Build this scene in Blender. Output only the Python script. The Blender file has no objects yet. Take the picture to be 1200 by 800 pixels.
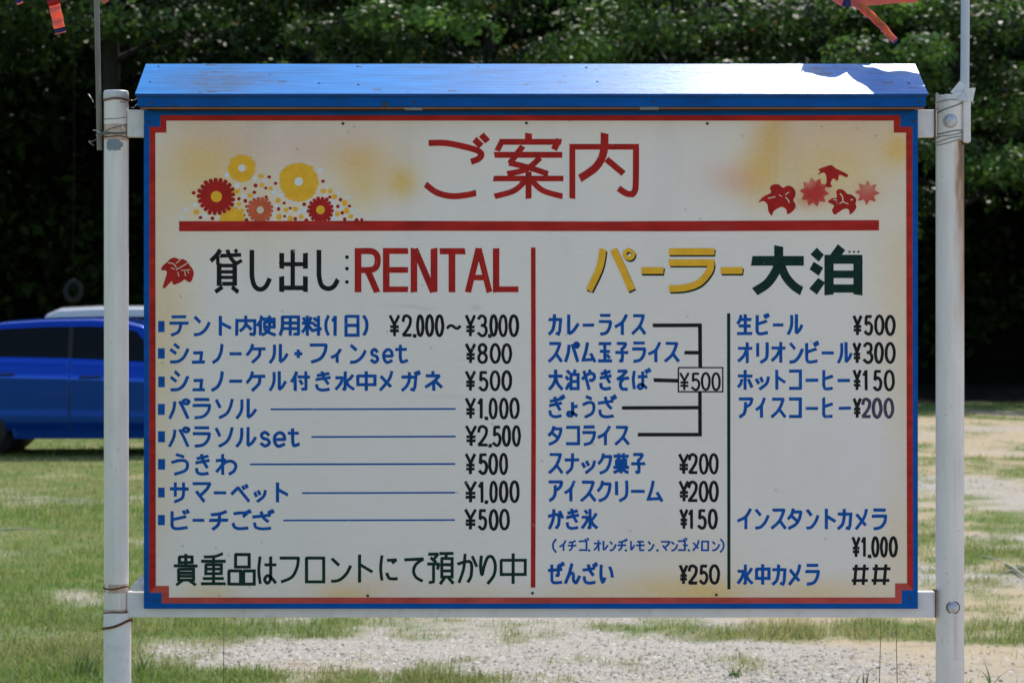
import bpy, math, random
import numpy as np
from mathutils import Vector, noise as mnoise

random.seed(7)
rng = np.random.default_rng(7)
R = math.radians
SC = bpy.context.scene
COL = SC.collection

# ------------------------------------------------------------------ camera, sky, sun, exposure
CAM_D = 5.5            # metres from the lens to the face of the board
CAM_H = 1.5
PX = 0.002             # metres per photo pixel on the face of the board
HORIZON = 370.0
cam = bpy.data.cameras.new('camera')
cam.sensor_width = 36.0
cam.lens = 36.0 * CAM_D / 2.4
cam.shift_y = -(400 - HORIZON) / 1200.0
cam.clip_end = 3000.0
cam.clip_start = 0.05
cam.dof.use_dof = True
cam.dof.focus_distance = CAM_D
cam.dof.aperture_fstop = 10.0
cam_o = bpy.data.objects.new('camera', cam)
COL.objects.link(cam_o)
cam_o.location = (0, -CAM_D, CAM_H)
cam_o.rotation_euler = (R(90), 0, 0)
SC.camera = cam_o

SUN_EL, SUN_AZ = 53.0, 17.0      # azimuth measured from +Y (behind the board) towards +X
world = bpy.data.worlds.new('World')
SC.world = world
world.use_nodes = True
wn = world.node_tree
sky = wn.nodes.new('ShaderNodeTexSky')
sky.sky_type = 'NISHITA'
sky.sun_disc = False
sky.sun_elevation = R(SUN_EL)
sky.sun_rotation = R(SUN_AZ)
sky.air_density = 1.0
sky.dust_density = 1.0
bg = wn.nodes['Background']
bg.inputs['Strength'].default_value = 0.13
wn.links.new(sky.outputs['Color'], bg.inputs['Color'])

sun = bpy.data.lights.new('sun', 'SUN')
sun.energy = 3.0
sun.angle = R(0.53)
sun.color = (1.0, 0.95, 0.87)
sun_o = bpy.data.objects.new('sun', sun)
COL.objects.link(sun_o)
sd = Vector((math.cos(R(SUN_EL)) * math.sin(R(SUN_AZ)), math.cos(R(SUN_EL)) * math.cos(R(SUN_AZ)), math.sin(R(SUN_EL))))
sun_o.rotation_euler = sd.to_track_quat('Z', 'Y').to_euler()
sun_o.location = sd * 60

SC.view_settings.view_transform = 'Standard'
SC.view_settings.look = 'None'
SC.view_settings.exposure = 0.72
SC.view_settings.gamma = 1.0
SC.view_settings.use_curve_mapping = False
SC.cycles.max_bounces = 8
SC.cycles.use_denoising = True

# ------------------------------------------------------------------ helpers
def P(px, py, Y=0.0):
    k = PX * (CAM_D + Y) / CAM_D
    return Vector(((px - 600) * k, Y, CAM_H + (HORIZON - py) * k))

def tag(o, label=None, cat=None, group=None, kind=None):
    if label: o['label'] = label
    if cat: o['category'] = cat
    if group: o['group'] = group
    if kind: o['kind'] = kind
    return o

def empty(name, loc=(0, 0, 0), rz=0.0):
    o = bpy.data.objects.new(name, None)
    o.empty_display_size = 0.2
    COL.objects.link(o)
    o.location = loc
    o.rotation_euler = (0, 0, rz)
    return o

class MB:
    """collects geometry for ONE mesh"""
    def __init__(s):
        s.v = []; s.f = []; s.c = None; s.smooth = []
    def add(s, vs, fs, smooth=False):
        b = len(s.v)
        s.v.extend([tuple(v) for v in vs])
        s.f.extend([tuple(i + b for i in f) for f in fs])
        s.smooth.extend([smooth] * len(fs))
        return s
    def box(s, x0, x1, y0, y1, z0, z1, bev=0.0):
        if bev <= 0:
            vs = [(x, y, z) for x in (x0, x1) for y in (y0, y1) for z in (z0, z1)]
            fs = [(0, 1, 3, 2), (4, 6, 7, 5), (0, 4, 5, 1), (2, 3, 7, 6), (0, 2, 6, 4), (1, 5, 7, 3)]
            return s.add(vs, fs)
        b = bev
        ring = lambda z, i: [(x0 + i, y0 + b, z), (x0 + b, y0 + i, z), (x1 - b, y0 + i, z), (x1 - i, y0 + b, z),
                             (x1 - i, y1 - b, z), (x1 - b, y1 - i, z), (x0 + b, y1 - i, z), (x0 + i, y1 - b, z)]
        ins = [(x0 + b, y0 + b), (x1 - b, y0 + b), (x1 - b, y1 - b), (x0 + b, y1 - b)]
        vs = []
        idx = [0, 0, 1, 1, 2, 2, 3, 3]
        vs += [(ins[i][0], ins[i][1], z0) for i in idx]
        vs += ring(z0 + b, 0) + ring(z1 - b, 0)
        vs += [(ins[i][0], ins[i][1], z1) for i in idx]
        fs = []
        for k in range(3):
            for i in range(8):
                j = (i + 1) % 8
                fs.append((k * 8 + i, k * 8 + j, k * 8 + 8 + j, k * 8 + 8 + i))
        fs.append((0, 6, 4, 2)); fs.append((24, 26, 28, 30))
        return s.add(vs, fs)
    def tube(s, pts, r, n=10, caps=True, smooth=True):
        pts = [Vector(p) for p in pts]
        rs = r if isinstance(r, (list, tuple)) else [r] * len(pts)
        vs = []; fs = []
        up = None
        for i, p in enumerate(pts):
            t = (pts[min(i + 1, len(pts) - 1)] - pts[max(i - 1, 0)]).normalized()
            if up is None:
                a = Vector((0, 0, 1)) if abs(t.z) < 0.9 else Vector((1, 0, 0))
                up = (a - t * a.dot(t)).normalized()
            else:
                up = (up - t * up.dot(t)).normalized()
            b = t.cross(up)
            for k in range(n):
                an = 2 * math.pi * k / n
                vs.append(p + (up * math.cos(an) + b * math.sin(an)) * rs[i])
        m = len(pts)
        for i in range(m - 1):
            for k in range(n):
                k2 = (k + 1) % n
                fs.append((i * n + k, i * n + k2, (i + 1) * n + k2, (i + 1) * n + k))
        s.add(vs, fs, smooth)
        if caps:
            s.add(vs[:n], [tuple(range(n))[::-1]]); s.add(vs[-n:], [tuple(range(n))])
        return s
    def lathe(s, prof, c, axis='Z', n=24, smooth=True):
        vs = []; fs = []
        c = Vector(c)
        for (r, h) in prof:
            for k in range(n):
                a = 2 * math.pi * k / n
                u, w = r * math.cos(a), r * math.sin(a)
                vs.append(c + (Vector((u, w, h)) if axis == 'Z' else Vector((u, h, w)) if axis == 'Y' else Vector((h, u, w))))
        for i in range(len(prof) - 1):
            for k in range(n):
                k2 = (k + 1) % n
                fs.append((i * n + k, i * n + k2, (i + 1) * n + k2, (i + 1) * n + k))
        return s.add(vs, fs, smooth)
    def grid(s, fn, nu, nv, smooth=True):
        vs = [fn(i / nu, j / nv) for i in range(nu + 1) for j in range(nv + 1)]
        fs = [(i * (nv + 1) + j, (i + 1) * (nv + 1) + j, (i + 1) * (nv + 1) + j + 1, i * (nv + 1) + j + 1)
              for i in range(nu) for j in range(nv)]
        return s.add(vs, fs, smooth)
    def build(s, name, mat, parent=None, cols=None, label=None):
        me = bpy.data.meshes.new(name)
        off = Vector(parent.matrix_world.translation) if False else None
        me.from_pydata(s.v, [], s.f)
        me.polygons.foreach_set('use_smooth', s.smooth)
        if cols is not None:
            at = me.color_attributes.new('Col', 'FLOAT_COLOR', 'POINT')
            a = np.ones((len(s.v), 4), dtype=np.float32)
            a[:, :3] = np.asarray(cols, dtype=np.float32)
            at.data.foreach_set('color', a.ravel())
        me.update()
        o = bpy.data.objects.new(name, me)
        COL.objects.link(o)
        if mat: me.materials.append(mat)
        if parent:
            o.parent = parent
            base = Vector((0, 0, 0)); q = parent
            while q:
                base += q.location; q = q.parent
            o.location = -base          # geometry is written in world space
        if label: o['label'] = label
        return o

def lin(r, g, b):
    f = lambda c: (c / 255 / 12.92) if c / 255 <= 0.04045 else ((c / 255 + 0.055) / 1.055) ** 2.4
    return (f(r), f(g), f(b))

def mat(name, color=(0.5, 0.5, 0.5), rough=0.5, metal=0.0, var=0.12, vscale=30.0, stretch=(1, 1, 1), bump=0.0, bscale=None,
        vcol=False, spec=0.5, coat=0.0, transl=0.0, dirt=0.0, dirtcol=(0.05, 0.04, 0.03), dscale=8.0, dthr=0.56):
    m = bpy.data.materials.new(name); m.use_nodes = True
    nt = m.node_tree; N = nt.nodes; L = nt.links
    b = N['Principled BSDF']
    b.inputs['Roughness'].default_value = rough
    b.inputs['Metallic'].default_value = metal
    b.inputs['Specular IOR Level'].default_value = spec
    b.inputs['Coat Weight'].default_value = coat
    b.inputs['Coat Roughness'].default_value = 0.06
    tc = N.new('ShaderNodeTexCoord'); mp = N.new('ShaderNodeMapping')
    mp.inputs['Scale'].default_value = stretch
    L.new(tc.outputs['Object'], mp.inputs['Vector'])
    nz = N.new('ShaderNodeTexNoise'); nz.inputs['Scale'].default_value = vscale; nz.inputs['Detail'].default_value = 6.0
    L.new(mp.outputs['Vector'], nz.inputs['Vector'])
    mr = N.new('ShaderNodeMapRange')
    mr.inputs['From Min'].default_value = 0.3; mr.inputs['From Max'].default_value = 0.7
    mr.inputs['To Min'].default_value = 1 - var; mr.inputs['To Max'].default_value = 1 + var
    L.new(nz.outputs['Fac'], mr.inputs['Value'])
    mul = N.new('ShaderNodeVectorMath'); mul.operation = 'SCALE'
    L.new(mr.outputs['Result'], mul.inputs['Scale'])
    if vcol:
        a = N.new('ShaderNodeVertexColor'); a.layer_name = 'Col'
        L.new(a.outputs['Color'], mul.inputs[0])
    else:
        mul.inputs[0].default_value = color
    out = mul.outputs['Vector']
    if dirt > 0:
        n2 = N.new('ShaderNodeTexNoise'); n2.inputs['Scale'].default_value = dscale; n2.inputs['Detail'].default_value = 8.0
        L.new(mp.outputs['Vector'], n2.inputs['Vector'])
        m2 = N.new('ShaderNodeMapRange'); m2.inputs['From Min'].default_value = dthr; m2.inputs['From Max'].default_value = dthr + 0.13
        m2.inputs['To Max'].default_value = dirt
        L.new(n2.outputs['Fac'], m2.inputs['Value'])
        mx = N.new('ShaderNodeMix'); mx.data_type = 'RGBA'
        L.new(m2.outputs['Result'], mx.inputs['Factor'])
        L.new(out, mx.inputs['A']); mx.inputs['B'].default_value = (*dirtcol, 1)
        out = mx.outputs['Result']
    L.new(out, b.inputs['Base Color'])
    if bump > 0:
        bn = N.new('ShaderNodeTexNoise'); bn.inputs['Scale'].default_value = bscale or vscale; bn.inputs['Detail'].default_value = 5
        L.new(mp.outputs['Vector'], bn.inputs['Vector'])
        bp = N.new('ShaderNodeBump'); bp.inputs['Strength'].default_value = bump; bp.inputs['Distance'].default_value = 0.01
        L.new(bn.outputs['Fac'], bp.inputs['Height']); L.new(bp.outputs['Normal'], b.inputs['Normal'])
    if transl > 0:
        tr = N.new('ShaderNodeBsdfTranslucent'); L.new(out, tr.inputs['Color'])
        ms = N.new('ShaderNodeMixShader'); ms.inputs['Fac'].default_value = transl
        L.new(b.outputs['BSDF'], ms.inputs[1]); L.new(tr.outputs['BSDF'], ms.inputs[2])
        L.new(ms.outputs['Shader'], N['Material Output'].inputs['Surface'])
    return m

def vnoise(x, y, seed=0):
    """2-D value noise, vectorised"""
    xi = np.floor(x).astype(np.int64); yi = np.floor(y).astype(np.int64)
    fx = x - xi; fy = y - yi
    fx = fx * fx * (3 - 2 * fx); fy = fy * fy * (3 - 2 * fy)
    def h(a, b):
        n = (a * 374761393 + b * 668265263 + seed * 1442695041) & 0xffffffff
        n = ((n ^ (n >> 13)) * 1274126177) & 0xffffffff
        return ((n ^ (n >> 16)) & 0xffff) / 65535.0
    return (h(xi, yi) * (1 - fx) + h(xi + 1, yi) * fx) * (1 - fy) + (h(xi, yi + 1) * (1 - fx) + h(xi + 1, yi + 1) * fx) * fy

def fbm(x, y, seed=0, o=4):
    t = 0; a = 0.5
    for k in range(o):
        t = t + a * vnoise(x * 2 ** k, y * 2 ** k, seed + k * 17); a *= 0.5
    return t / (1 - 0.5 ** o)

def sstep(a, b, x):
    t = np.clip((x - a) / (b - a), 0, 1)
    return t * t * (3 - 2 * t)

M = {}
M['board'] = mat('board_paint', rough=0.55, var=0.022, vscale=60, stretch=(0.35, 1, 3), vcol=True, bump=0.03, bscale=300)
CH = dict(dirt=0.55, dirtcol=(0.60, 0.54, 0.48), dscale=70, dthr=0.66, spec=0.12)     # small chips showing the white ground coat
M['blue_trim'] = mat('blue_trim_paint', (0.001, 0.085, 0.34), 0.55, var=0.14, vscale=25, stretch=(0.5, 1, 1.5), dirt=0.4, dirtcol=(0.006, 0.045, 0.16), spec=0.10)
M['red_trim'] = mat('red_trim_paint', (0.44, 0.022, 0.016), 0.55, var=0.24, vscale=45, stretch=(0.25, 1, 1), dirt=0.22, dirtcol=(0.55, 0.12, 0.1), dscale=14, spec=0.10)
M['red'] = mat('red_letter_paint', (0.42, 0.018, 0.014), 0.55, var=0.2, vscale=40, stretch=(1, 1, 0.4), **CH)
M['blue'] = mat('blue_letter_paint', (0.003, 0.085, 0.36), 0.55, var=0.24, vscale=70, **CH)
M['black'] = mat('black_letter_paint', (0.012, 0.012, 0.013), 0.55, var=0.3, vscale=70, **CH)
M['violet_black'] = mat('faded_black_paint', (0.075, 0.056, 0.10), 0.6, var=0.45, vscale=120, **CH)
M['green'] = mat('dark_green_paint', (0.006, 0.030, 0.020), 0.55, var=0.25, vscale=50, **CH)
M['yellow'] = mat('yellow_paint', (0.90, 0.46, 0.032), 0.55, var=0.10, vscale=50, spec=0.12)
M['salmon'] = mat('salmon_paint', (0.62, 0.12, 0.05), 0.55, var=0.2, vscale=60, spec=0.12)
M['white_p'] = mat('white_dab_paint', (0.76, 0.74, 0.74), 0.55, var=0.05, spec=0.12)
M['cream'] = mat('cream_dab_paint', (0.76, 0.66, 0.46), 0.55, var=0.1, spec=0.12)
M['post'] = mat('post_paint', rough=0.42, var=0.05, vscale=25, stretch=(1, 1, 0.3), vcol=True, bump=0.05, bscale=60)
M['white_metal'] = mat('white_rail_paint', (0.74, 0.69, 0.665), 0.45, var=0.06, vscale=20, dirt=0.25, dirtcol=(0.42, 0.38, 0.34), dscale=30)
M['roof'] = mat('roof_paint', rough=0.28, spec=0.10, var=0.34, vscale=16, stretch=(0.45, 12, 12), vcol=True, bump=0.12, bscale=30)
M['rust'] = mat('rusty_wire', (0.16, 0.065, 0.025), 0.8, metal=0.3, var=0.5, vscale=200)
M['wire'] = mat('dull_wire', (0.20, 0.19, 0.17), 0.5, metal=0.6, var=0.3, vscale=200)
M['bright_wire'] = mat('bright_wire', (0.6, 0.58, 0.52), 0.35, metal=0.5, var=0.3, vscale=200)
M['bolt'] = mat('galvanised_bolt', (0.55, 0.55, 0.58), 0.45, metal=0.4, var=0.15, vscale=150)
M['wood_edge'] = mat('raw_wood_edge', (0.30, 0.12, 0.07), 0.7, var=0.3, vscale=40, stretch=(0.2, 1, 1))
M['dark'] = mat('gap_shade_black', (0.012, 0.012, 0.014), 0.8)
M['nail'] = mat('nail_head', (0.06, 0.05, 0.045), 0.6, metal=0.3)
M['stick'] = mat('weathered_pole_wood', (0.21, 0.18, 0.15), 0.75, var=0.25, vscale=25, stretch=(4, 4, 0.3), bump=0.2)
M['pipe'] = mat('grey_plastic_pipe', (0.50, 0.53, 0.58), 0.4, var=0.05, vscale=15)
M['strap'] = mat('white_plastic_strap', (0.74, 0.73, 0.70), 0.5, var=0.08, vscale=60, transl=0.15)

# ------------------------------------------------------------------ ground
def to_px(X, Y):
    d = np.maximum(Y + CAM_D, 0.5)
    k = PX * d / CAM_D
    return 600 + X / k, HORIZON + CAM_H / k

def band(v, a, b, s):
    return sstep(a - s, a + s, v) * (1 - sstep(b - s, b + s, v))

def grass_amount(X, Y):
    u, v = to_px(X, Y)
    jit = (fbm(X * 0.55 + 3, Y * 0.35, 5) - 0.5)
    v2 = v + jit * 34; u2 = u + (fbm(X * 0.4, Y * 0.4 + 9, 8) - 0.5) * 160
    left = 0.92 - 0.58 * band(v + jit * 30, 754, 792, 14) * sstep(165, 215, u2)
    left = left - 0.52 * np.exp(-(((u - 98) / 40) ** 2 + ((v - 702) / 15) ** 2))
    left = left - 0.07 * band(v2, 515, 600, 14)
    right = (0.85 * band(v2, 466, 486, 2) + 0.16 * band(v2, 486, 524, 5) + 0.52 * band(v2, 524, 574, 9)
             + 0.28 * band(v2, 574, 592, 6) + 0.60 * band(v2, 592, 636, 6) + 0.72 * band(v2, 632, 654, 7)
             + 0.08 * band(v, 655, 727, 6) + 0.80 * band(v + jit * 16, 730, 753, 9) + 0.06 * band(v, 757, 900, 5))
    w = sstep(330, 620, u2)
    mid = 0.66 * band(v + jit * 12, 718, 751, 7) - 0.35 * np.exp(-(((u - 660) / 45) ** 2 + ((v - 728) / 8) ** 2))
    g = left * (1 - w) + right * w
    wm = band(u2, 330, 720, 40) * sstep(690, 722, v)
    g = g * (1 - wm) + wm * (mid + 0.6 * band(v2, 790, 860, 6) * (fbm(X * 1.3, Y * 1.3, 31) > 0.46))
    g = g + (1 - wm) * 0.4 * band(v2, 790, 850, 5) * (u > 190) * (u < 600) * (fbm(X * 1.3, Y * 1.3, 31) > 0.46)
    n = fbm(X * 1.7, Y * 1.1, 2, 5)
    return np.clip(np.clip(g, 0, 1) + (n - 0.5) * (0.95 + 0.55 * w) + (fbm(X * 6, Y * 4, 6, 3) - 0.5) * (0.6 + 0.3 * w) - 0.22 * (vnoise(X * 2.6, Y * 1.8, 15) > 0.78), 0, 1)

def axis(lo, hi, step, far, k=1.35):
    a = list(np.arange(lo, hi + 1e-6, step))
    s = step; x = hi; r = []
    while x < far:
        s *= k; x += s; r.append(x)
    s = step; x = lo; l = []
    while x > -far:
        s *= k; x -= s; l.append(x)
    return np.array(l[::-1] + a + r)

gx = axis(-16, 16, 0.12, 900); gy = axis(2, 42, 0.12, 900)
GX, GY = np.meshgrid(gx, gy, indexing='ij')
GZ = 0.03 * (fbm(GX * 0.3, GY * 0.3, 50) - 0.5) * sstep(3, 8, GY)
gr = grass_amount(GX, GY)
gv = np.clip(fbm(GX * 0.5 + 30, GY * 0.5, 12) - 0.16 * sstep(12, 19, GY), 0, 1)
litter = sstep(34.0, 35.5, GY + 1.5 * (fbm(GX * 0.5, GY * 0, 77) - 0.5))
ni, nj = GX.shape
verts = np.stack([GX, GY, GZ], -1).reshape(-1, 3)
ii, jj = np.meshgrid(np.arange(ni - 1), np.arange(nj - 1), indexing='ij')
q = (ii * nj + jj).ravel()
faces = np.stack([q, q + nj, q + nj + 1, q + 1], -1)
def np_mesh(name, verts, faces, cols=None, smooth=False):
    me = bpy.data.meshes.new(name)
    me.vertices.add(len(verts)); me.vertices.foreach_set('co', np.asarray(verts, np.float32).ravel())
    k = faces.shape[1]
    me.loops.add(faces.size); me.loops.foreach_set('vertex_index', faces.astype(np.int32).ravel())
    me.polygons.add(len(faces)); me.polygons.foreach_set('loop_start', np.arange(0, faces.size, k, dtype=np.int32))
    if smooth: me.polygons.foreach_set('use_smooth', np.ones(len(faces), bool))
    if cols is not None:
        at = me.color_attributes.new('Col', 'FLOAT_COLOR', 'POINT')
        a = np.ones((len(verts), 4), np.float32); a[:, :3] = cols
        at.data.foreach_set('color', a.ravel())
    me.update(calc_edges=True)
    me.validate()
    return me
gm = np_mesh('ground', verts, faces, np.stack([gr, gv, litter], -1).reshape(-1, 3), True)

def ground_mat():
    m = bpy.data.materials.new('ground_soil'); m.use_nodes = True
    nt = m.node_tree; N = nt.nodes; L = nt.links; b = N['Principled BSDF']
    b.inputs['Roughness'].default_value = 0.95; b.inputs['Specular IOR Level'].default_value = 0.15
    at = N.new('ShaderNodeVertexColor'); at.layer_name = 'Col'
    sp = N.new('ShaderNodeSeparateColor'); L.new(at.outputs['Color'], sp.inputs['Color'])
    tc = N.new('ShaderNodeTexCoord')
    def nz(s, d=6, st=None):
        n = N.new('ShaderNodeTexNoise'); n.inputs['Scale'].default_value = s; n.inputs['Detail'].default_value = d
        L.new(tc.outputs['Object'], n.inputs['Vector']); return n.outputs['Fac']
    def ramp(fac, a, b_):
        r = N.new('ShaderNodeMapRange'); r.inputs['From Min'].default_value = a; r.inputs['From Max'].default_value = b_
        L.new(fac, r.inputs['Value']); return r.outputs['Result']
    def mix(f, A, B):
        x = N.new('ShaderNodeMix'); x.data_type = 'RGBA'; L.new(f, x.inputs['Factor'])
        for s_, v_ in (('A', A), ('B', B)):
            if isinstance(v_, tuple): x.inputs[s_].default_value = (*v_, 1)
            else: L.new(v_, x.inputs[s_])
        return x.outputs['Result']
    sand = mix(ramp(nz(1.3), 0.35, 0.65), (0.36, 0.28, 0.17), (0.40, 0.33, 0.23))
    vo = N.new('ShaderNodeTexVoronoi'); vo.inputs['Scale'].default_value = 130; L.new(tc.outputs['Object'], vo.inputs['Vector'])
    vs = N.new('ShaderNodeSeparateColor'); L.new(vo.outputs['Color'], vs.inputs['Color'])
    peb = mix(ramp(vs.outputs['Red'], 0.1, 0.9), (0.25, 0.225, 0.19), (0.44, 0.40, 0.335))
    soil = mix(ramp(sp.outputs['Green'], 0.38, 0.55), sand, peb)
    soil = mix(ramp(nz(9), 0.55, 0.75), soil, (0.22, 0.18, 0.12))
    turf = mix(ramp(nz(2.2), 0.38, 0.62), (0.085, 0.15, 0.022), (0.20, 0.20, 0.065))
    turf = mix(ramp(nz(45), 0.4, 0.7), turf, (0.12, 0.15, 0.05))
    # sharpen the border between turf and soil with fine noise
    ad = N.new('ShaderNodeMath'); ad.operation = 'ADD'
    m1 = N.new('ShaderNodeMath'); m1.operation = 'MULTIPLY_ADD'; m1.inputs[1].default_value = 0.7; m1.inputs[2].default_value = -0.35
    L.new(nz(14, 8), m1.inputs[0]); L.new(m1.outputs[0], ad.inputs[0]); L.new(sp.outputs['Red'], ad.inputs[1])
    c = mix(ramp(ad.outputs[0], 0.20, 0.80), soil, turf)
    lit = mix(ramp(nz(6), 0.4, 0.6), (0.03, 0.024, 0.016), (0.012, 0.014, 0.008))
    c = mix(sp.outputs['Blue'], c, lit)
    L.new(c, b.inputs['Base Color'])
    bp = N.new('ShaderNodeBump'); bp.inputs['Strength'].default_value = 0.45; bp.inputs['Distance'].default_value = 0.02
    L.new(nz(60, 8), bp.inputs['Height']); L.new(bp.outputs['Normal'], b.inputs['Normal'])
    return m
ground = bpy.data.objects.new('ground', gm); COL.objects.link(ground)
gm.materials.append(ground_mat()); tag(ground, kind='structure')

# added slope behind the field, closes off sky and light behind the trees
hx = np.linspace(-90, 90, 61); hy = np.concatenate([np.linspace(46, 75, 30), np.linspace(80, 160, 9)])
HX, HY = np.meshgrid(hx, hy, indexing='ij')
HZ = -0.2 + 15 * sstep(46, 68, HY) + 6 * sstep(70, 150, HY) + 1.5 * (fbm(HX * 0.1, HY * 0.1, 91) - 0.5)
ni, nj = HX.shape
ii, jj = np.meshgrid(np.arange(ni - 1), np.arange(nj - 1), indexing='ij'); q = (ii * nj + jj).ravel()
hm = np_mesh('sky_block_slope', np.stack([HX, HY, HZ], -1).reshape(-1, 3), np.stack([q, q + nj, q + nj + 1, q + 1], -1), None, True)
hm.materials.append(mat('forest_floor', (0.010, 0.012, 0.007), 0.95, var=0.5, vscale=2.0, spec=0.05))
ho = bpy.data.objects.new('sky_block_slope', hm); COL.objects.link(ho); tag(ho, kind='structure')

# grass blades, one object of stuff
def ribbon_blades(base, h, w, lean, az, cols):
    n = len(base)
    ca, sa = np.cos(az), np.sin(az)
    side = np.stack([-sa, ca, 0 * az], -1) * w[:, None]
    fw = np.stack([ca, sa, 0 * az], -1)
    up = np.zeros_like(fw); up[:, 2] = 1
    mid = base + up * (h * 0.6)[:, None] + fw * (lean * 0.35 * h)[:, None]
    tip = base + up * (h * (1 - 0.25 * lean))[:, None] + fw * (lean * h)[:, None]
    v = np.stack([base - side, base + side, mid + side * 0.7, mid - side * 0.7, tip], 1).reshape(-1, 3)
    k = np.arange(n)[:, None] * 5
    f = np.concatenate([k + np.array([[0, 1, 2]]), k + np.array([[0, 2, 3]]), k + np.array([[3, 2, 4]])], 0)
    return v, f, np.repeat(cols, 5, 0)

NB = 640000; NF = 170000
d = 1 / (1 / 42 + (1 / 8.3 - 1 / 42) * rng.random(NB))
d = np.concatenate([d, 1 / (1 / 8.4 + (1 / 3.2 - 1 / 8.4) * rng.random(NF))])
ang = np.concatenate([(rng.random(NB) - 0.5) * 0.78, (rng.random(NF) - 0.5) * 1.5]); NB += NF
bx = d * ang; by = d - CAM_D
g = grass_amount(bx, by)
keep = (rng.random(NB) < sstep(0.18, 0.85, g) * 0.92 + 0.02) & (by < 35.0)
bx, by, g, d = bx[keep], by[keep], g[keep], d[keep]
n = len(bx)
h = (0.014 + 0.042 * rng.random(n) ** 1.6) * (0.6 + 0.7 * g) * (0.55 + 1.1 * fbm(bx * 3.2, by * 2.4, 61))
wd = np.maximum(0.0018, d * 0.00012) * (0.7 + 0.6 * rng.random(n))
dry = np.clip(fbm(bx * 0.6, by * 0.6, 71) * 1.3 - 0.60 + 0.45 * fbm(bx * 2.6, by * 1.6, 73) + (rng.random(n) - 0.5) * 0.8, 0, 1)[:, None]
cg = np.array([[0.135, 0.245, 0.028]]) * (0.7 + 0.6 * rng.random((n, 1)))
cd = np.array([[0.40, 0.32, 0.14]]) * (0.7 + 0.6 * rng.random((n, 1)))
v, f, c = ribbon_blades(np.stack([bx, by, np.full(n, -0.008)], -1), h, wd, 0.2 + 0.9 * rng.random(n), rng.random(n) * 6.283, cg * (1 - dry) + cd * dry)
me = np_mesh('grass', v, f, c)
me.materials.append(mat('grass_blade', rough=0.6, var=0.1, vcol=True, transl=0.35, spec=0.3))
go = bpy.data.objects.new('grass', me); COL.objects.link(go); tag(go, 'short patchy green and straw coloured grass on the sandy ground', 'grass', kind='stuff')

# loose stones, one object of stuff
NS = 110000
d = 1 / (1 / 34 + (1 / 8.3 - 1 / 34) * rng.random(NS)); ang = (rng.random(NS) - 0.5) * 0.62
sx = d * ang; sy = d - CAM_D
g = grass_amount(sx, sy); gvs = fbm(sx * 0.5 + 30, sy * 0.5, 12) - 0.16 * sstep(12, 19, sy)
keep = rng.random(NS) < (1 - sstep(0.25, 0.6, g)) * (0.15 + 0.85 * sstep(0.4, 0.55, gvs))
sx, sy = sx[keep], sy[keep]; n = len(sx)
r = 0.003 + 0.010 * rng.random(n) ** 2.5
octa = np.array([[1, 0, 0], [0.3, 0.9, 0.1], [-0.9, 0.4, 0], [-0.6, -0.7, 0.05], [0.5, -0.85, 0], [0.1, 0.05, 0.75]])
rot = rng.random(n) * 6.283
vv = octa[None] * (1 + 0.35 * (rng.random((n, 6, 3)) - 0.5)) * r[:, None, None]
vx = vv[..., 0] * np.cos(rot)[:, None] - vv[..., 1] * np.sin(rot)[:, None]
vy = vv[..., 0] * np.sin(rot)[:, None] + vv[..., 1] * np.cos(rot)[:, None]
v = np.stack([vx + sx[:, None], vy + sy[:, None], vv[..., 2]], -1).reshape(-1, 3)
fl = np.array([[0, 1, 5], [1, 2, 5], [2, 3, 5], [3, 4, 5], [4, 0, 5]])
f = (np.arange(n)[:, None, None] * 6 + fl[None]).reshape(-1, 3)
cs = np.repeat((np.array([[0.42, 0.385, 0.335]]) * (0.22 + 1.05 * rng.random((n, 1)))), 6, 0)
me = np_mesh('gravel', v, f, cs)
me.materials.append(mat('gravel_stone', rough=0.9, var=0.15, vcol=True))
so = bpy.data.objects.new('gravel', me); COL.objects.link(so); tag(so, 'loose pale grey gravel scattered over the sandy patches', 'gravel', kind='stuff')

# ------------------------------------------------------------------ trees
M['leaf'] = mat('glossy_leaf', rough=0.52, var=0.40, vscale=0.9, vcol=True, transl=0.36, spec=0.32)
M['bark'] = mat('bark', (0.018, 0.015, 0.012), 0.9, var=0.4, vscale=8, bump=0.5)

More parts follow.
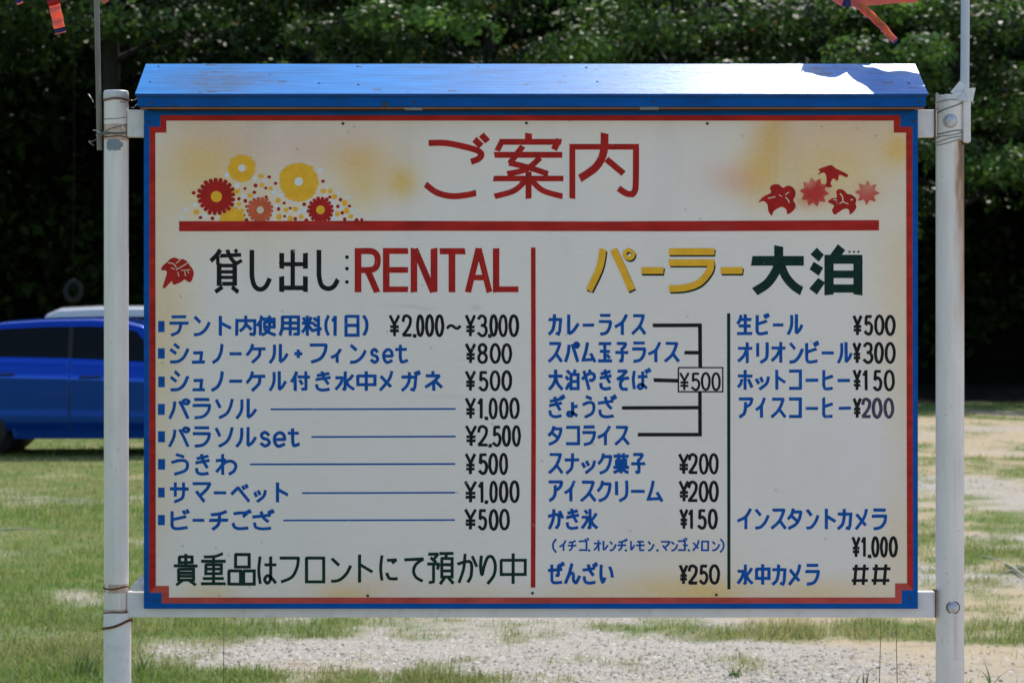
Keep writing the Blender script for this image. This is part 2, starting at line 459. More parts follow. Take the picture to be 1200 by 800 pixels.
def leaf_mesh(name, centres, radii, per, size, seed, dark=1.0, tone=None):
    rg = np.random.default_rng(seed)
    C = []; O = []; K = []
    for ci, (c, r) in enumerate(zip(centres, radii)):
        n = int(per * (r / 0.8) ** 2)
        dv = rg.normal(size=(n, 3)); dv /= np.linalg.norm(dv, axis=1)[:, None]
        rad = r * (0.55 + 0.5 * rg.random(n) ** 0.6)
        p = np.array(c) + dv * rad[:, None] * np.array([1.1, 1.1, 0.62])
        C.append(p); O.append(dv); K.append(np.full(n, tone[ci] if tone else 0.75 + 0.5 * rg.random()))
    C = np.concatenate(C); O = np.concatenate(O); K = np.concatenate(K)
    n = len(C)
    nr = O * 0.6 + rg.normal(size=(n, 3)) * 0.55 + np.array([0, 0, 0.55]); nr /= np.linalg.norm(nr, axis=1)[:, None]
    a = rg.normal(size=(n, 3)); t = a - nr * (a * nr).sum(1)[:, None]; t /= np.linalg.norm(t, axis=1)[:, None]
    b = np.cross(nr, t)
    L_ = size * (0.6 + 0.8 * rg.random(n)); W = L_ * (0.24 + 0.12 * rg.random(n))
    droop = 0.18 * L_
    p0 = C; p1 = C + t * (L_ * 0.45)[:, None] + b * W[:, None]; p2 = C + t * L_[:, None] - nr * droop[:, None]
    p3 = C + t * (L_ * 0.45)[:, None] - b * W[:, None]
    v = np.stack([p0, p1, p2, p3], 1).reshape(-1, 3)
    f = np.arange(n * 4).reshape(-1, 4)
    hue = rg.random((n, 1))
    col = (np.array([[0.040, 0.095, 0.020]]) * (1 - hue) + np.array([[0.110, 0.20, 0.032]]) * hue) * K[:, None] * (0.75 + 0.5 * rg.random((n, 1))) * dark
    old = rg.random(n) < (0.010 if dark > 0.9 else -1)
    col[old] = np.array([0.25, 0.16, 0.05])
    return np_mesh(name, v, f, np.repeat(col, 4, 0))

def tree_proto(seed, H, R0, base, dark=1.0):
    """a crown of separate boughs, each a heap of leaf clumps, with dark gaps between"""
    rd = random.Random(seed)
    cs = []; rs = []; ks = []
    nb = 14
    tb = MB()
    tb.tube([(0, 0, -0.2), (0.05, 0, base * 0.6), (0.1, 0.05, base + 1.0), (0.0, 0.1, H * 0.8)], [0.24, 0.19, 0.15, 0.04], 10)
    for i in range(nb):
        q = (i + 0.5) / nb
        z = base + 0.5 + (H - base - 1.0) * q
        rr = R0 * (math.sin(math.pi * min(0.97, 0.24 + q * 0.70)) ** 0.6) * rd.uniform(0.72, 1.0)
        a = i * 2.39996 + rd.uniform(-0.4, 0.4)
        bc = (math.cos(a) * rr, math.sin(a) * rr, z)
        if i > 3: tb.tube([(0.05, 0, max(z - 0.9, base + 0.3)), (bc[0] * 0.4, bc[1] * 0.4, max(z - 0.45, base + 0.4)), (bc[0] * 0.75, bc[1] * 0.75, z)], [0.06, 0.035, 0.015], 6)
        br_ = rd.uniform(0.8, 1.25); bk = rd.uniform(0.6, 1.3)
        for k in range(9):
            aa = rd.uniform(0, 6.283); r_ = br_ * math.sqrt(rd.random()) * 1.05; zz = rd.uniform(-0.05, 0.5) * (1 - 0.75 * r_ / br_)
            cs.append((bc[0] + math.cos(aa) * r_, bc[1] + math.sin(aa) * r_, z + zz * br_)); rs.append(rd.uniform(0.30, 0.52)); ks.append(bk * rd.uniform(0.85, 1.15))
    for k in range(12):          # leaves deep inside the crown, colour darkened to paint in the inner shade
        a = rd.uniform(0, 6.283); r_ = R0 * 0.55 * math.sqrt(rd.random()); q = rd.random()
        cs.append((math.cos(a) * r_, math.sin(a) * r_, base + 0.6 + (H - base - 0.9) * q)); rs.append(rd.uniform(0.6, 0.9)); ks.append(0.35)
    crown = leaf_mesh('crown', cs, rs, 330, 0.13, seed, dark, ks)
    tm = bpy.data.meshes.new('trunk'); tm.from_pydata(tb.v, [], tb.f); tm.polygons.foreach_set('use_smooth', tb.smooth); tm.update()
    crown.materials.append(M['leaf']); tm.materials.append(M['bark'])
    return crown, tm

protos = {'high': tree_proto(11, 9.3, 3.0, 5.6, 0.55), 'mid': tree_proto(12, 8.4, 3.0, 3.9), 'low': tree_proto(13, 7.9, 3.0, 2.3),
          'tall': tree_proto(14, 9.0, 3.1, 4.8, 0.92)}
TREES = [
    (-17.0, 37.5, 'high', 0.3, 'dark tree beyond the left edge of the photograph, left of the blue car'),
    (-10.8, 37.0, 'high', 1.2, 'dark tree at the far left above the tail of the blue car'),
    (-7.1, 36.6, 'high', 2.9, 'green tree rising behind the thin wooden pole and left post'),
    (-3.6, 37.2, 'tall', 4.0, 'dark bushy tree above the left part of the blue roof, right of the wooden pole'),
    (-0.4, 36.6, 'tall', 0.8, 'green tree above the middle of the blue roof with glinting leaves'),
    (2.9, 37.2, 'low', 5.1, 'bright leafy tree above the roof, right of its middle'),
    (5.6, 36.4, 'low', 2.2, 'leafy tree behind the right hand streamer and the right end of the roof'),
    (7.95, 36.8, 'low', 3.6, 'low hanging green tree at the right edge behind the grey plastic pole'),
    (12.3, 36.6, 'low', 1.5, 'leafy tree just outside the right edge of the photograph'),
    (16.8, 37.5, 'tall', 0.2, 'tree farthest right, standing at the end of the row'),
]
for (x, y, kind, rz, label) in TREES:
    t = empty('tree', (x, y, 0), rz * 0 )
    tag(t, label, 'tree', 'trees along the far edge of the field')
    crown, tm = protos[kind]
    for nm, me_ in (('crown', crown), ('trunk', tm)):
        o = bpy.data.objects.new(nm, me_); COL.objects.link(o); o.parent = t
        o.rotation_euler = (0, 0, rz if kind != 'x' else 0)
# the wood behind the front row reads as one mass: a closed canopy, bare and dark beneath until far inside
rd = random.Random(5)
cs = []; rs = []
for i in range(2900):
    y = rd.uniform(41, 62); x = rd.uniform(-40, 40)
    gz = 15 * float(sstep(46, 68, np.array(y)))
    z = gz + (rd.uniform(5.6, 10.5) if y < 47 else rd.uniform(0.8, 9.5))
    cs.append((x, y, z)); rs.append(rd.uniform(1.0, 1.9))
wm_ = leaf_mesh('woodland', cs, rs, 60, 0.28, 99, 0.26)  # leaf colour cut down to paint in the deep shade of the wood
wm_.materials.append(mat('shade_darkened_leaf', rough=0.6, var=0.3, vscale=1.0, vcol=True, transl=0.08, spec=0.15))
wo = bpy.data.objects.new('woodland', wm_); COL.objects.link(wo); tag(wo, 'mass of leafy woodland, leaves darkened as shade, filling the added slope behind the trees', 'woodland', kind='stuff')

# ------------------------------------------------------------------ cars
def interp(x, tab):
    return float(np.interp(x, [a for a, _ in tab], [b for _, b in tab]))

def make_car(name, label, ox, oy, spec):
    """car pointing to +X; ox, oy = world position of its rear axle on the near side plane centre line"""
    root = empty(name, (ox, oy, 0)); tag(root, label, 'car')
    L0, L1 = spec['x']; wheels = spec['wheels']; wr = spec['wr']
    paint = spec['paint']; glass = M['glass']
    hw = spec['hw']
    def belt(x): return interp(x, spec['belt'])
    def roof(x): return interp(x, spec['roof'])
    def half(x):
        t = (x - L0) / (L1 - L0)
        e = min(1, (min(t, 1 - t) / 0.13))
        return hw * (0.80 + 0.20 * math.sin(e * math.pi / 2))
    def sill(x):
        z = 0.19 + 0.10 * max(0, 1 - (x - L0) / 0.35) + 0.06 * max(0, 1 - (L1 - x) / 0.4)
        for wx in wheels:
            dx = x - wx; rr = wr + 0.055
            if abs(dx) < rr: z = max(z, wr + math.sqrt(rr * rr - dx * dx) * 0.98)
        return z
    def side(x, t):          # lower body side, t 0 sill .. 1 belt
        z = sill(x) + (belt(x) - sill(x)) * t
        zz = (z - 0.2) / (belt(x) - 0.2)
        w = half(x) * (0.945 + 0.055 * math.sin(min(1, max(0, zz) * 1.25) * math.pi / 2) - 0.05 * max(0, zz - 0.75) / 0.25
                       + 0.012 * math.exp(-((zz - 0.80) / 0.05) ** 2) + 0.014 * math.exp(-((zz - 0.24) / 0.09) ** 2))
        return w, z
    def gh(x, t):            # greenhouse, t 0 belt .. 1 roof centre line
        zb, zr = belt(x), roof(x)
        wb = half(x) * 0.93; H = max(zr - zb, 0.0); wt = wb - 0.30 * H
        if t < 0.55:
            s = t / 0.55
            return wb + (wt - wb) * s * (0.85 + 0.15 * s), zb + (H * 0.90) * s
        s = (t - 0.55) / 0.45
        return wt * (1 - s ** 1.6), zb + H * 0.90 + H * 0.10 * (1 - (1 - s) ** 2.2)
    b = MB()
    nx = 110
    X = [L0 + (L1 - L0) * i / nx for i in range(nx + 1)]
    for sg in (-1, 1):
        b.grid(lambda u, v: (ox + X[round(u * nx)], oy + sg * side(X[round(u * nx)], v)[0], side(X[round(u * nx)], v)[1]), nx, 16)
    def deck(u, v):
        x = X[round(u * nx)]; w, z = side(x, 1.0); s = v * 2 - 1
        return (ox + x, oy + w * s, z + 0.03 * (1 - s * s))
    b.grid(deck, nx, 10)
    def under(u, v):
        x = X[round(u * nx)]; w, z = side(x, 0.0); s = v * 2 - 1
        return (ox + x, oy + w * s, z)
    b.grid(under, nx, 6)
    for x in (L0, L1):
        def cap(u, v, x=x):
            w, z = side(x, u); bul = 0.07 * math.sin(u * math.pi) * (1 if x > 0 else -1) * (1 - (v * 2 - 1) ** 2 * 0.6)
            return (ox + x + bul, oy + w * (v * 2 - 1), z + 0.03 * (1 - (v * 2 - 1) ** 2) * u)
        b.grid(cap, 8, 8)
    g0, g1 = spec['roof'][0][0], spec['roof'][-1][0]
    ng = 80
    XG = [g0 + (g1 - g0) * i / ng for i in range(ng + 1)]
    for sg in (-1, 1):
        b.grid(lambda u, v: (ox + XG[round(u * ng)], oy + sg * gh(XG[round(u * ng)], v)[0], gh(XG[round(u * ng)], v)[1]), ng, 22)
    body = b.build('body', paint, root)
    # dark wheel wells inside
    for wx in wheels:
        wb_ = MB(); wb_.lathe([(0.001, -hw * 0.86), (wr + 0.05, -hw * 0.86), (wr + 0.05, hw * 0.86), (0.001, hw * 0.86)], (ox + wx, oy, wr + 0.01), 'Y', 28)
        wb_.build('wheel_well', M['tyre'], root)
    # doors proud of the body, a handle each
    for sg in (-1, 1):
        for (a0, a1) in spec['doors']:
            dm = MB()
            def dfn(u, v, a0=a0, a1=a1):
                x = a0 + (a1 - a0) * u
                s0 = 0.27; w, z = side(x, 0.0)
                zt = s0 + (belt(x) - 0.006 - s0) * v
                s_ = (zt - sill(x)) / (belt(x) - sill(x))
                w, z = side(x, s_)
                edge = 0.004 if 0.02 < u < 0.98 and 0.02 < v < 0.98 else -0.012
                return (ox + x, oy + sg * (w + edge), z)
            dm.grid(dfn, 40, 18)
            dr = dm.build('door', paint, root)
            hx = a0 + 0.10 + 0.12; 
            s_ = 0.83; w, z = side(hx, (belt(hx) - 0.17 - sill(hx)) / (belt(hx) - sill(hx)))
            hb = MB()
            hb.tube([(ox + hx - 0.11, oy + sg * (w + 0.006), z - 0.004), (ox + hx - 0.09, oy + sg * (w + 0.035), z), (ox + hx + 0.09, oy + sg * (w + 0.035), z + 0.004), (ox + hx + 0.11, oy + sg * (w + 0.006), z + 0.004)], 0.016, 8)
            hb.build('handle', spec.get('handle', paint), dr)
            sm = MB()
            def sfn(u, v, a0=a0):
                zt = 0.27 + (belt(a0) - 0.01 - 0.27) * u; s_ = (zt - sill(a0)) / (belt(a0) - sill(a0)); w, z = side(a0, s_)
                return (ox + a0 - 0.009 + 0.012 * v, oy + sg * (w + 0.0005), z)
            sm.grid(sfn, 14, 1); sm.build('door_gap_shade', M['tyre'], root)  # thin dark strip standing in for the shade in the door gap
    # side glass
    for sg in (-1, 1):
        for (a0, a1, c0, c1) in spec['glass']:
            gm_ = MB()
            def gfn(u, v, a0=a0, a1=a1, c0=c0, c1=c1):
                x = a0 + (c0 - a0) * v + ((a1 + (c1 - a1) * v) - (a0 + (c0 - a0) * v)) * u
                w, z = gh(x, 0.03 + 0.44 * v)
                return (ox + x, oy + sg * (w + 0.006), z)
            gm_.grid(gfn, 16, 10); gm_.build('window', glass, root)
    for (a0, a1) in spec.get('pillar', ()):
        for sg in (-1, 1):
            pm = MB()
            pm.grid(lambda u, v: (ox + a0 + (a1 - a0) * u, oy + sg * (gh(a0 + (a1 - a0) * u, 0.03 + 0.44 * v)[0] + 0.004), gh(a0 + (a1 - a0) * u, 0.03 + 0.44 * v)[1]), 3, 8)
            pm.build('pillar_trim', M['tyre'], root)
    for (a0, a1, nm) in ((spec['ws'][0], spec['ws'][1], 'windscreen'), (spec['rw'][0], spec['rw'][1], 'rear_window')):
        wm2 = MB()
        def wfn(u, v, a0=a0, a1=a1):
            x = a0 + (a1 - a0) * u; s = v * 2 - 1
            w, z = gh(x, 0.58 + 0.42 * (1 - abs(s)))
            dx = 0.008 * (1 if a0 > 0.8 else -1)
            return (ox + x + dx, oy + (w if s > 0 else -w), z + 0.006)
        wm2.grid(wfn, 12, 20); wm2.build(nm, glass, root)
    # wheels
    for wx in wheels:
        for sg in (-1, 1):
            w_ = MB(); yc = oy + sg * (hw - 0.11)
            w_.lathe([(wr * 0.62, -0.10), (wr * 0.92, -0.10), (wr, -0.07), (wr, 0.07), (wr * 0.92, 0.10), (wr * 0.62, 0.10)], (ox + wx, yc, wr), 'Y', 32)
            wl = w_.build('wheel', M['tyre'], root)
            r_ = MB(); ys = yc + sg * 0.085
            r_.lathe([(wr * 0.64, 0.012 * sg), (wr * 0.58, 0.014 * sg), (wr * 0.54, -0.03 * sg), (0.07, -0.03 * sg), (0.06, 0.005 * sg), (0.001, 0.008 * sg)], (ox + wx, ys, wr), 'Y', 32)
            for k in range(7):
                a = k * 2 * math.pi / 7
                r_.tube([(ox + wx + math.cos(a) * 0.05, ys, wr + math.sin(a) * 0.05), (ox + wx + math.cos(a) * wr * 0.58, ys, wr + math.sin(a) * wr * 0.58)], 0.018, 6)
            r_.build('rim', M['rim'], wl)
    # mirrors, lights
    for sg in (-1, 1):
        mx = spec['mirror']; w, z = gh(mx, 0.05)
        m_ = MB()
        m_.lathe([(0.001, 0.0), (0.07, 0.01), (0.085, 0.05), (0.08, 0.10), (0.05, 0.13), (0.001, 0.14)], (ox + mx - 0.05, oy + sg * (w + 0.12), z + 0.06), 'X', 16)
        m_.tube([(ox + mx, oy + sg * (w - 0.01), z), (ox + mx - 0.01, oy + sg * (w + 0.08), z + 0.03)], 0.022, 8)
        m_.build('mirror', paint, root)
        for (lx, zz, nm, mt) in ((L1 - 0.16, 0.66, 'headlight', M['lamp_glass']), (L0 + 0.10, 0.80, 'tail_light', M['tail'])):
            w, _ = side(lx, 0.6)
            lm = MB()
            sgx = 1 if lx > 0.5 else -1
            def lfn(u, v, lx=lx, zz=zz, sgx=sgx):
                x = lx + (u - 0.5) * 0.30; z = zz + (v - 0.5) * 0.13
                s_ = (z - sill(x)) / (belt(x) - sill(x)); ww, _z = side(min(max(x, L0), L1), min(1, max(0, s_)))
                return (ox + min(max(x, L0), L1), oy + sg * (ww + 0.006), z)
            lm.grid(lfn, 10, 6); lm.build(nm, mt, root)
    if spec.get('antenna'):
        ax = spec['antenna']; a_ = MB(); z = gh(ax, 1.0)[1]
        a_.tube([(ox + ax, oy, z - 0.01), (ox + ax - 0.16, oy, z + 0.17)], [0.006, 0.003], 6); a_.build('antenna', M['tyre'], root)
    return root

M['glass'] = mat('tinted_glass', (0.004, 0.005, 0.006), 0.05, var=0.05, spec=0.16)
M['tyre'] = mat('black_rubber', (0.012, 0.012, 0.012), 0.8)
M['rim'] = mat('alloy_rim', (0.4, 0.4, 0.42), 0.35, metal=0.9, var=0.05)
M['lamp_glass'] = mat('headlamp_lens', (0.5, 0.52, 0.55), 0.1, var=0.05)
M['tail'] = mat('tail_lens', (0.3, 0.01, 0.01), 0.15, var=0.05)
M['blue_car'] = mat('blue_car_paint', (0.0003, 0.055, 0.43), 0.16, metal=0.65, var=0.02, vscale=3, coat=0.35, spec=0.2)
M['white_car'] = mat('silver_car_paint', (0.55, 0.57, 0.60), 0.3, metal=0.2, var=0.02, vscale=3, coat=0.7)
M['door_handle'] = mat('dark_blue_handle', (0.004, 0.02, 0.12), 0.4)

# blue hatchback: rear axle at x=0, nose to the right
ax_px, Yc = 0.0, 21.6
near = P(-26, 525, 19.5)
make_car('parked_car', 'glossy blue hatchback parked on the grass left of the signboard', near.x, 20.36, dict(
    x=(-0.72, 3.28), wheels=(0.0, 2.52), wr=0.30, hw=0.845, paint=M['blue_car'], handle=M['door_handle'],
    belt=[(-0.72, 0.86), (-0.5, 1.02), (0.0, 1.05), (0.9, 1.03), (1.8, 0.99), (2.3, 0.96), (2.75, 0.90), (3.1, 0.80), (3.28, 0.66)],
    roof=[(-0.66, 0.98), (-0.54, 1.12), (-0.34, 1.31), (-0.1, 1.40), (0.25, 1.455), (0.7, 1.485), (1.2, 1.495), (1.5, 1.475), (1.72, 1.42), (2.0, 1.27), (2.25, 1.11), (2.42, 0.98)],
    doors=[(0.05, 0.955), (0.975, 1.95)], glass=[(0.02, 0.94, 0.14, 0.94), (0.99, 2.02, 0.99, 1.66)], pillar=[(0.935, 0.995)],
    ws=(1.74, 2.36), rw=(-0.60, -0.14), mirror=1.90, antenna=-0.05))
# silver wagon behind it, tail to the left
k = P(47, 500, 25.6)
make_car('parked_car', 'silver white tall wagon parked behind the blue hatchback, only its roof showing', k.x + 0.42, 26.2, dict(
    x=(-0.55, 2.85), wheels=(0.0, 2.36), wr=0.27, hw=0.74, paint=M['white_car'],
    belt=[(-0.55, 0.90), (-0.45, 1.0), (1.9, 0.98), (2.5, 0.95), (2.75, 0.85), (2.85, 0.7)],
    roof=[(-0.52, 1.0), (-0.46, 1.3), (-0.38, 1.54), (-0.2, 1.615), (0.3, 1.64), (1.2, 1.64), (1.55, 1.60), (1.9, 1.36), (2.3, 0.98)],
    doors=[(0.25, 1.02), (1.045, 1.95)], glass=[(0.22, 0.98, 0.24, 0.98), (1.06, 1.85, 1.06, 1.55)],
    ws=(1.62, 2.25), rw=(-0.50, -0.36), mirror=1.85))

# dull ring hanging in the dark under the trees
ring = empty('hanging_ring', P(86, 341, 30.5)); tag(ring, 'dull grey ring hanging in the dark under the trees above the silver wagon', 'ring')
c = P(86, 341, 30.5); r_ = MB(); pts = []
for i in range(37):
    a = i / 36 * 2 * math.pi; pts.append((c.x + 0.115 * math.cos(a), c.y + 0.03 * math.sin(a), c.z + 0.145 * math.sin(a)))
r_.tube(pts, 0.043, 10, caps=False)
r_.build('ring', mat('dull_grey_plastic', (0.018, 0.018, 0.018), 0.85, spec=0.2), ring)
r_ = MB(); r_.tube([(c.x, c.y, c.z + 0.17), (c.x + 0.01, c.y + 0.02, c.z + 2.0), (c.x, c.y + 0.05, c.z + 4.4)], 0.003, 6); r_.build('rope', M['tyre'], ring)

# ------------------------------------------------------------------ the signboard
board = empty('notice_board', (0.046, 0, 0))
tag(board, 'hand painted white signboard with blue roof and red lettering between two white posts', 'signboard')
SH = 9.0e-5

# posts with paint colour, rust and chips kept in a colour attribute
def post(name, cx, ytop, ybot_z, r, Y, colfn, label=None, n=64):
    c = P(cx, 0, Y); zt = P(cx, ytop, Y).z
    b = MB(); cols = []
    nz_ = 800
    vs = []; fs = []
    for i in range(nz_ + 1):
        z = ybot_z + (zt - ybot_z) * i / nz_
        for k in range(n):
            a = 2 * math.pi * k / n
            vs.append((c.x + r * math.cos(a), c.y + r * math.sin(a), z))
            cols.append(colfn(a, z))
    for i in range(nz_):
        for k in range(n):
            k2 = (k + 1) % n
            fs.append((i * n + k, i * n + k2, (i + 1) * n + k2, (i + 1) * n + k))
    b.add(vs, fs, True)
    vs2 = [(c.x + r * math.cos(2 * math.pi * k / n), c.y + r * math.sin(2 * math.pi * k / n), zt) for k in range(n)]
    b.add(vs2, [tuple(range(n))]); cols += [(0.5, 0.49, 0.48)] * n
    return b.build(name, M['post'], board, cols, label), c
def zpx(py, Y=0.03): return P(0, py, Y).z
WHT = np.array([0.79, 0.715, 0.66]); RUST = np.array([0.33, 0.145, 0.05]); DARKR = np.array([0.05, 0.03, 0.02]); GREY = np.array([0.19, 0.23, 0.25])
def wear(c, a, z, sd_):
    """scuffs, small chips with rusty rims, grime streaks and splashes near the foot"""
    x, y = math.cos(a), math.sin(a)
    m1 = mnoise.noise(Vector((x * 5 + sd_, y * 5, z * 120)))
    m2 = mnoise.noise(Vector((x * 9, y * 9 + sd_, z * 5.0)))
    m3 = mnoise.noise(Vector((x * 1.5 + sd_, y * 1.5, z * 1.2)))
    c = c * (1 - 0.10 * max(0, m2) - 0.05 * max(0, m3))
    if m1 > 0.80: c = c * 0.35 + RUST * 0.7
    elif m1 > 0.72: c = c * 0.75 + RUST * 0.2
    f = max(0.0, 1 - z / 1.0) * (0.5 + m3 * 0.6 + m1 * 0.5)
    f = min(0.35, max(0.0, f * 0.5))
    return c * (1 - f) + np.array([0.36, 0.31, 0.24]) * f
def left_col(a, z):
    n = mnoise.fractal(Vector((math.cos(a) * 2, math.sin(a) * 2, z * 14)), 1.0, 2.0, 4)
    c = WHT * (1 + 0.05 * n)
    for (py, wdt) in ((151, 3), (160, 4), (688, 4), (717, 3), (733, 5)):
        dz = abs(z - zpx(py)) / PX
        if dz < wdt + 1.5 and n > -0.35: c = c * (0.35 + 0.2 * n) + RUST * 0.6
        elif 0 < (zpx(py) - z) / PX < 26 and mnoise.noise(Vector((a * 7, 0, z * 4))) > 0.25: c = c * 0.86 + RUST * 0.14
    # big grey chip on the front, upper end
    u = (math.cos(a) * 14.5 + 0.5) ; v_ = (zpx(171) - z) / PX
    if math.sin(a) < 0 and ((u / 9.5) ** 2 + (v_ / 6.5) ** 2) < 1 + 0.9 * n + 0.4 * mnoise.noise(Vector((a * 9, 0, z * 130))): c = GREY
    return wear(c, a, z, 3)
def right_col(a, z):
    n = mnoise.fractal(Vector((math.cos(a) * 2 + 7, math.sin(a) * 2, z * 9)), 1.0, 2.0, 4)
    c = WHT * (1 + 0.05 * n)
    u = math.cos(a); v_ = (z - zpx(165)) / PX     # rusty streak on the right flank
    if math.sin(a) < 0.3 and v_ < 0:
        s = max(0.0, 1 + v_ / 260) * max(0.0, (u - 0.08 + 0.3 * n) / 0.5)
        s = min(1, s * 1.2); c = c * (1 - s) + (RUST * 1.2) * s
        s2 = max(0.0, 1 + v_ / 150) * max(0.0, (u - 0.38 + 0.25 * n) / 0.3); s2 = 0.75 * min(1.0, s2); c = c * (1 - s2) + DARKR * s2
    du = (u * 16.5 - 3); dv = (zpx(712) - z) / PX
    if math.sin(a) < 0 and abs(du) < 3 and 0 < dv < 60: c = c * 0.80 + RUST * 0.20
    return wear(c, a, z, 40)
post('post', 136.3, 108, -0.05, 14.4 * PX, 0.032, left_col)
sl = MB(); cL = P(137.5, 0, 0.032)
sl.lathe([(0.0300, P(0, 715.5, .03).z), (0.0318, P(0, 717, .03).z), (0.0322, P(0, 719, .03).z), (0.0325, -0.04)], (cL.x, cL.y, 0), 'Z', 40)
sl.build('post_sleeve', M['white_metal'], board)
cp = MB(); z0 = P(0, 118, .03).z; z1 = P(0, 107, .03).z; cc = P(136.0, 0, 0.032)
cp.lathe([(0.0288, z0), (0.0298, z0 + 0.001), (0.0296, z1 - 0.003), (0.027, z1 + 0.001), (0.001, z1 + 0.0025)], (cc.x, cc.y, 0), 'Z', 40)
cp.build('post_cap', mat('chipped_cap_paint', (0.60, 0.57, 0.56), 0.5, var=0.1, vscale=40, dirt=0.9, dirtcol=(0.13, 0.15, 0.19), dscale=45), board)
post('post', 1113.2, 113, -0.05, 16.6 * PX, 0.034, right_col)

# bent plate closing the right post's top
pl = MB(); c = P(1113.2, 113, 0.034); zt = c.z
def plfn(u, v):
    a = math.pi + u * math.pi; r = 0.0338
    rag = 0.0025 * math.sin(u * 21) + 0.003 * math.sin(u * 9 + 1)
    return (c.x + r * math.cos(a), c.y + r * math.sin(a), zt - 0.016 + v * (0.019 + rag))
pl.grid(plfn, 40, 2)
pl.lathe([(0.0335, zt - 0.0005), (0.02, zt + 0.003), (0.001, zt + 0.004)], (c.x, c.y, 0), 'Z', 30)
pl.build('post_cap', M['white_metal'], board)

# rails
for (ya, yb) in ((128.7, 160.6), (693, 723)):
    b = MB(); z1 = P(0, ya, 0.02).z; z0 = P(0, yb, 0.02).z
    b.box(P(149, 0, 0.02).x, P(1098, 0, 0.02).x, 0.016, 0.046, z0, z1, 0.002)
    b.build('rail', M['white_metal'], board)
for (x, y0_, y1_) in ((1095.6, 128, 161), (1096.6, 691, 723)):   # dark rusty joint lines
    b = MB(); b.box(P(x - 0.8, 0, 0.015).x, P(x + 0.8, 0, 0.015).x, 0.012, 0.0475, P(0, y1_, .015).z, P(0, y0_, .015).z); b.build('joint', M['rust'], board)

# the painted panel, colour (airbrushed patches) in a colour attribute
SPOTS = [  # px, py, rx, ry, strength, colour
    (262, 172, 60, 34, .28, 'p'), (238, 192, 40, 32, .34, 'y'), (228, 215, 36, 50, .22, 'y'), (300, 235, 90, 50, .22, 'y'), (418, 187, 36, 22, .40, 'y'),
    (424, 218, 22, 26, .35, 'y'), (471, 214, 17, 17, .60, 'y'), (352, 178, 26, 26, .16, 'p'), (405, 170, 60, 30, .16, 'p'), (445, 205, 40, 36, .12, 'y'),
    (889, 205, 22, 30, .50, 'y'), (868, 212, 22, 16, .34, 'p'), (845, 208, 30, 18, .14, 'p'), (906, 158, 17, 26, .45, 'y'), (898, 180, 16, 26, .25, 'o'), (1052, 174, 18, 20, .65, 'y'),
    (958, 226, 17, 11, .55, 'r'), (945, 236, 13, 7, .40, 'r'), (1015, 226, 13, 10, .30, 'r'), (945, 196, 60, 50, .30, 'y'), (1000, 180, 60, 50, .24, 'y'), (1010, 150, 50, 26, .14, 'p'), (985, 205, 50, 40, .18, 'y'), (925, 160, 30, 30, .12, 'p'),
    (1058, 320, 34, 70, .20, 'y'), (1062, 450, 26, 90, .16, 'y'), (196, 350, 30, 50, .26, 'y'), (190, 420, 22, 60, .20, 'y'), (190, 540, 20, 80, .14, 'y'), (186, 250, 16, 60, .14, 'y'),
    (245, 695, 32, 12, .30, 'y'), (420, 692, 55, 18, .24, 'o'), (400, 697, 26, 8, .30, 'y'), (830, 694, 46, 16, .48, 'y'), (690, 694, 40, 14, .25, 'y'),
    (765, 690, 40, 16, .30, 'y'), (800, 660, 60, 40, .12, 'y'), (1000, 694, 60, 18, .20, 'y'), (560, 694, 50, 12, .16, 'y'), (1050, 640, 20, 60, .18, 'y'), (940, 695, 50, 14, .25, 'y')]
CC = {'y': np.array([0.86, 0.52, 0.09]), 'p': np.array([0.82, 0.38, 0.26]), 'o': np.array([0.84, 0.46, 0.12]), 'r': np.array([0.60, 0.12, 0.09])}
x0, x1, yT, yB = 168.6, 1075.6, 129.0, 712.8
nu, nv = 420, 270
U, V = np.meshgrid(np.linspace(x0, x1, nu + 1), np.linspace(yT, yB, nv + 1), indexing='ij')
colr = np.ones(U.shape + (3,)) * np.array([0.86, 0.755, 0.675])
colr *= (1 + 0.05 * (fbm(U / 70, V / 70, 3) - 0.5))[..., None]
colr[..., 2] *= 0.97 + 0.06 * fbm(U / 130, V / 130, 33)
speck = rng.random(U.shape)
for (px, py, rx, ry, s, cn) in SPOTS:
    w = min(1.55 * s, 0.85) * np.exp(-(((U - px) / (1.12 * rx)) ** 2 + ((V - py) / (1.12 * ry)) ** 2)) * (0.82 + 0.36 * speck)
    colr = colr * (1 - w[..., None]) + CC[cn] * w[..., None]
drip = fbm(U / 5.0, V / 400.0, 41, 3) * sstep(0.52, 0.75, fbm(U / 60, V / 200, 43))
colr *= (1 - 0.10 * drip * np.exp(-(V - yT) / 260))[..., None]
edge = np.minimum.reduce([U - x0, x1 - U, yB - V, V - yT])
colr *= 1 - 0.10 * np.exp(-edge / 22)[..., None] * np.array([0.6, 0.9, 1.4]) * (0.4 + 1.2 * fbm(U / 18, V / 18, 47))[..., None]
scr = (rng.random(U.shape) < 0.0004); colr[scr] *= 0.6
for (px, py, rx, ry) in ((480, 359, 16, 1.6), (500, 362, 10, 1.2), (558, 360, 6, 3), (530, 465, 30, 1)):
    w = 0.2 * np.exp(-(((U - px) / rx) ** 2 + ((V - py) / ry) ** 2)); colr *= (1 - w[..., None])
pb = MB(); vs = []; fs = []
for i in range(nu + 1):
    for j in range(nv + 1):
        p = P(U[i, j], V[i, j], 0.0); vs.append((p.x, 0.0, p.z))
for i in range(nu):
    for j in range(nv):
        a = i * (nv + 1) + j; fs.append((a, a + 1, a + nv + 2, a + nv + 1))
pb.add(vs, fs)
cl = list(colr.reshape(-1, 3))
pa = P(x0, yT); pz = P(x1, yB); pb.box(pa.x, pz.x, 0.0008, 0.0155, pz.z, pa.z); cl += [(0.02, 0.09, 0.35)] * 8
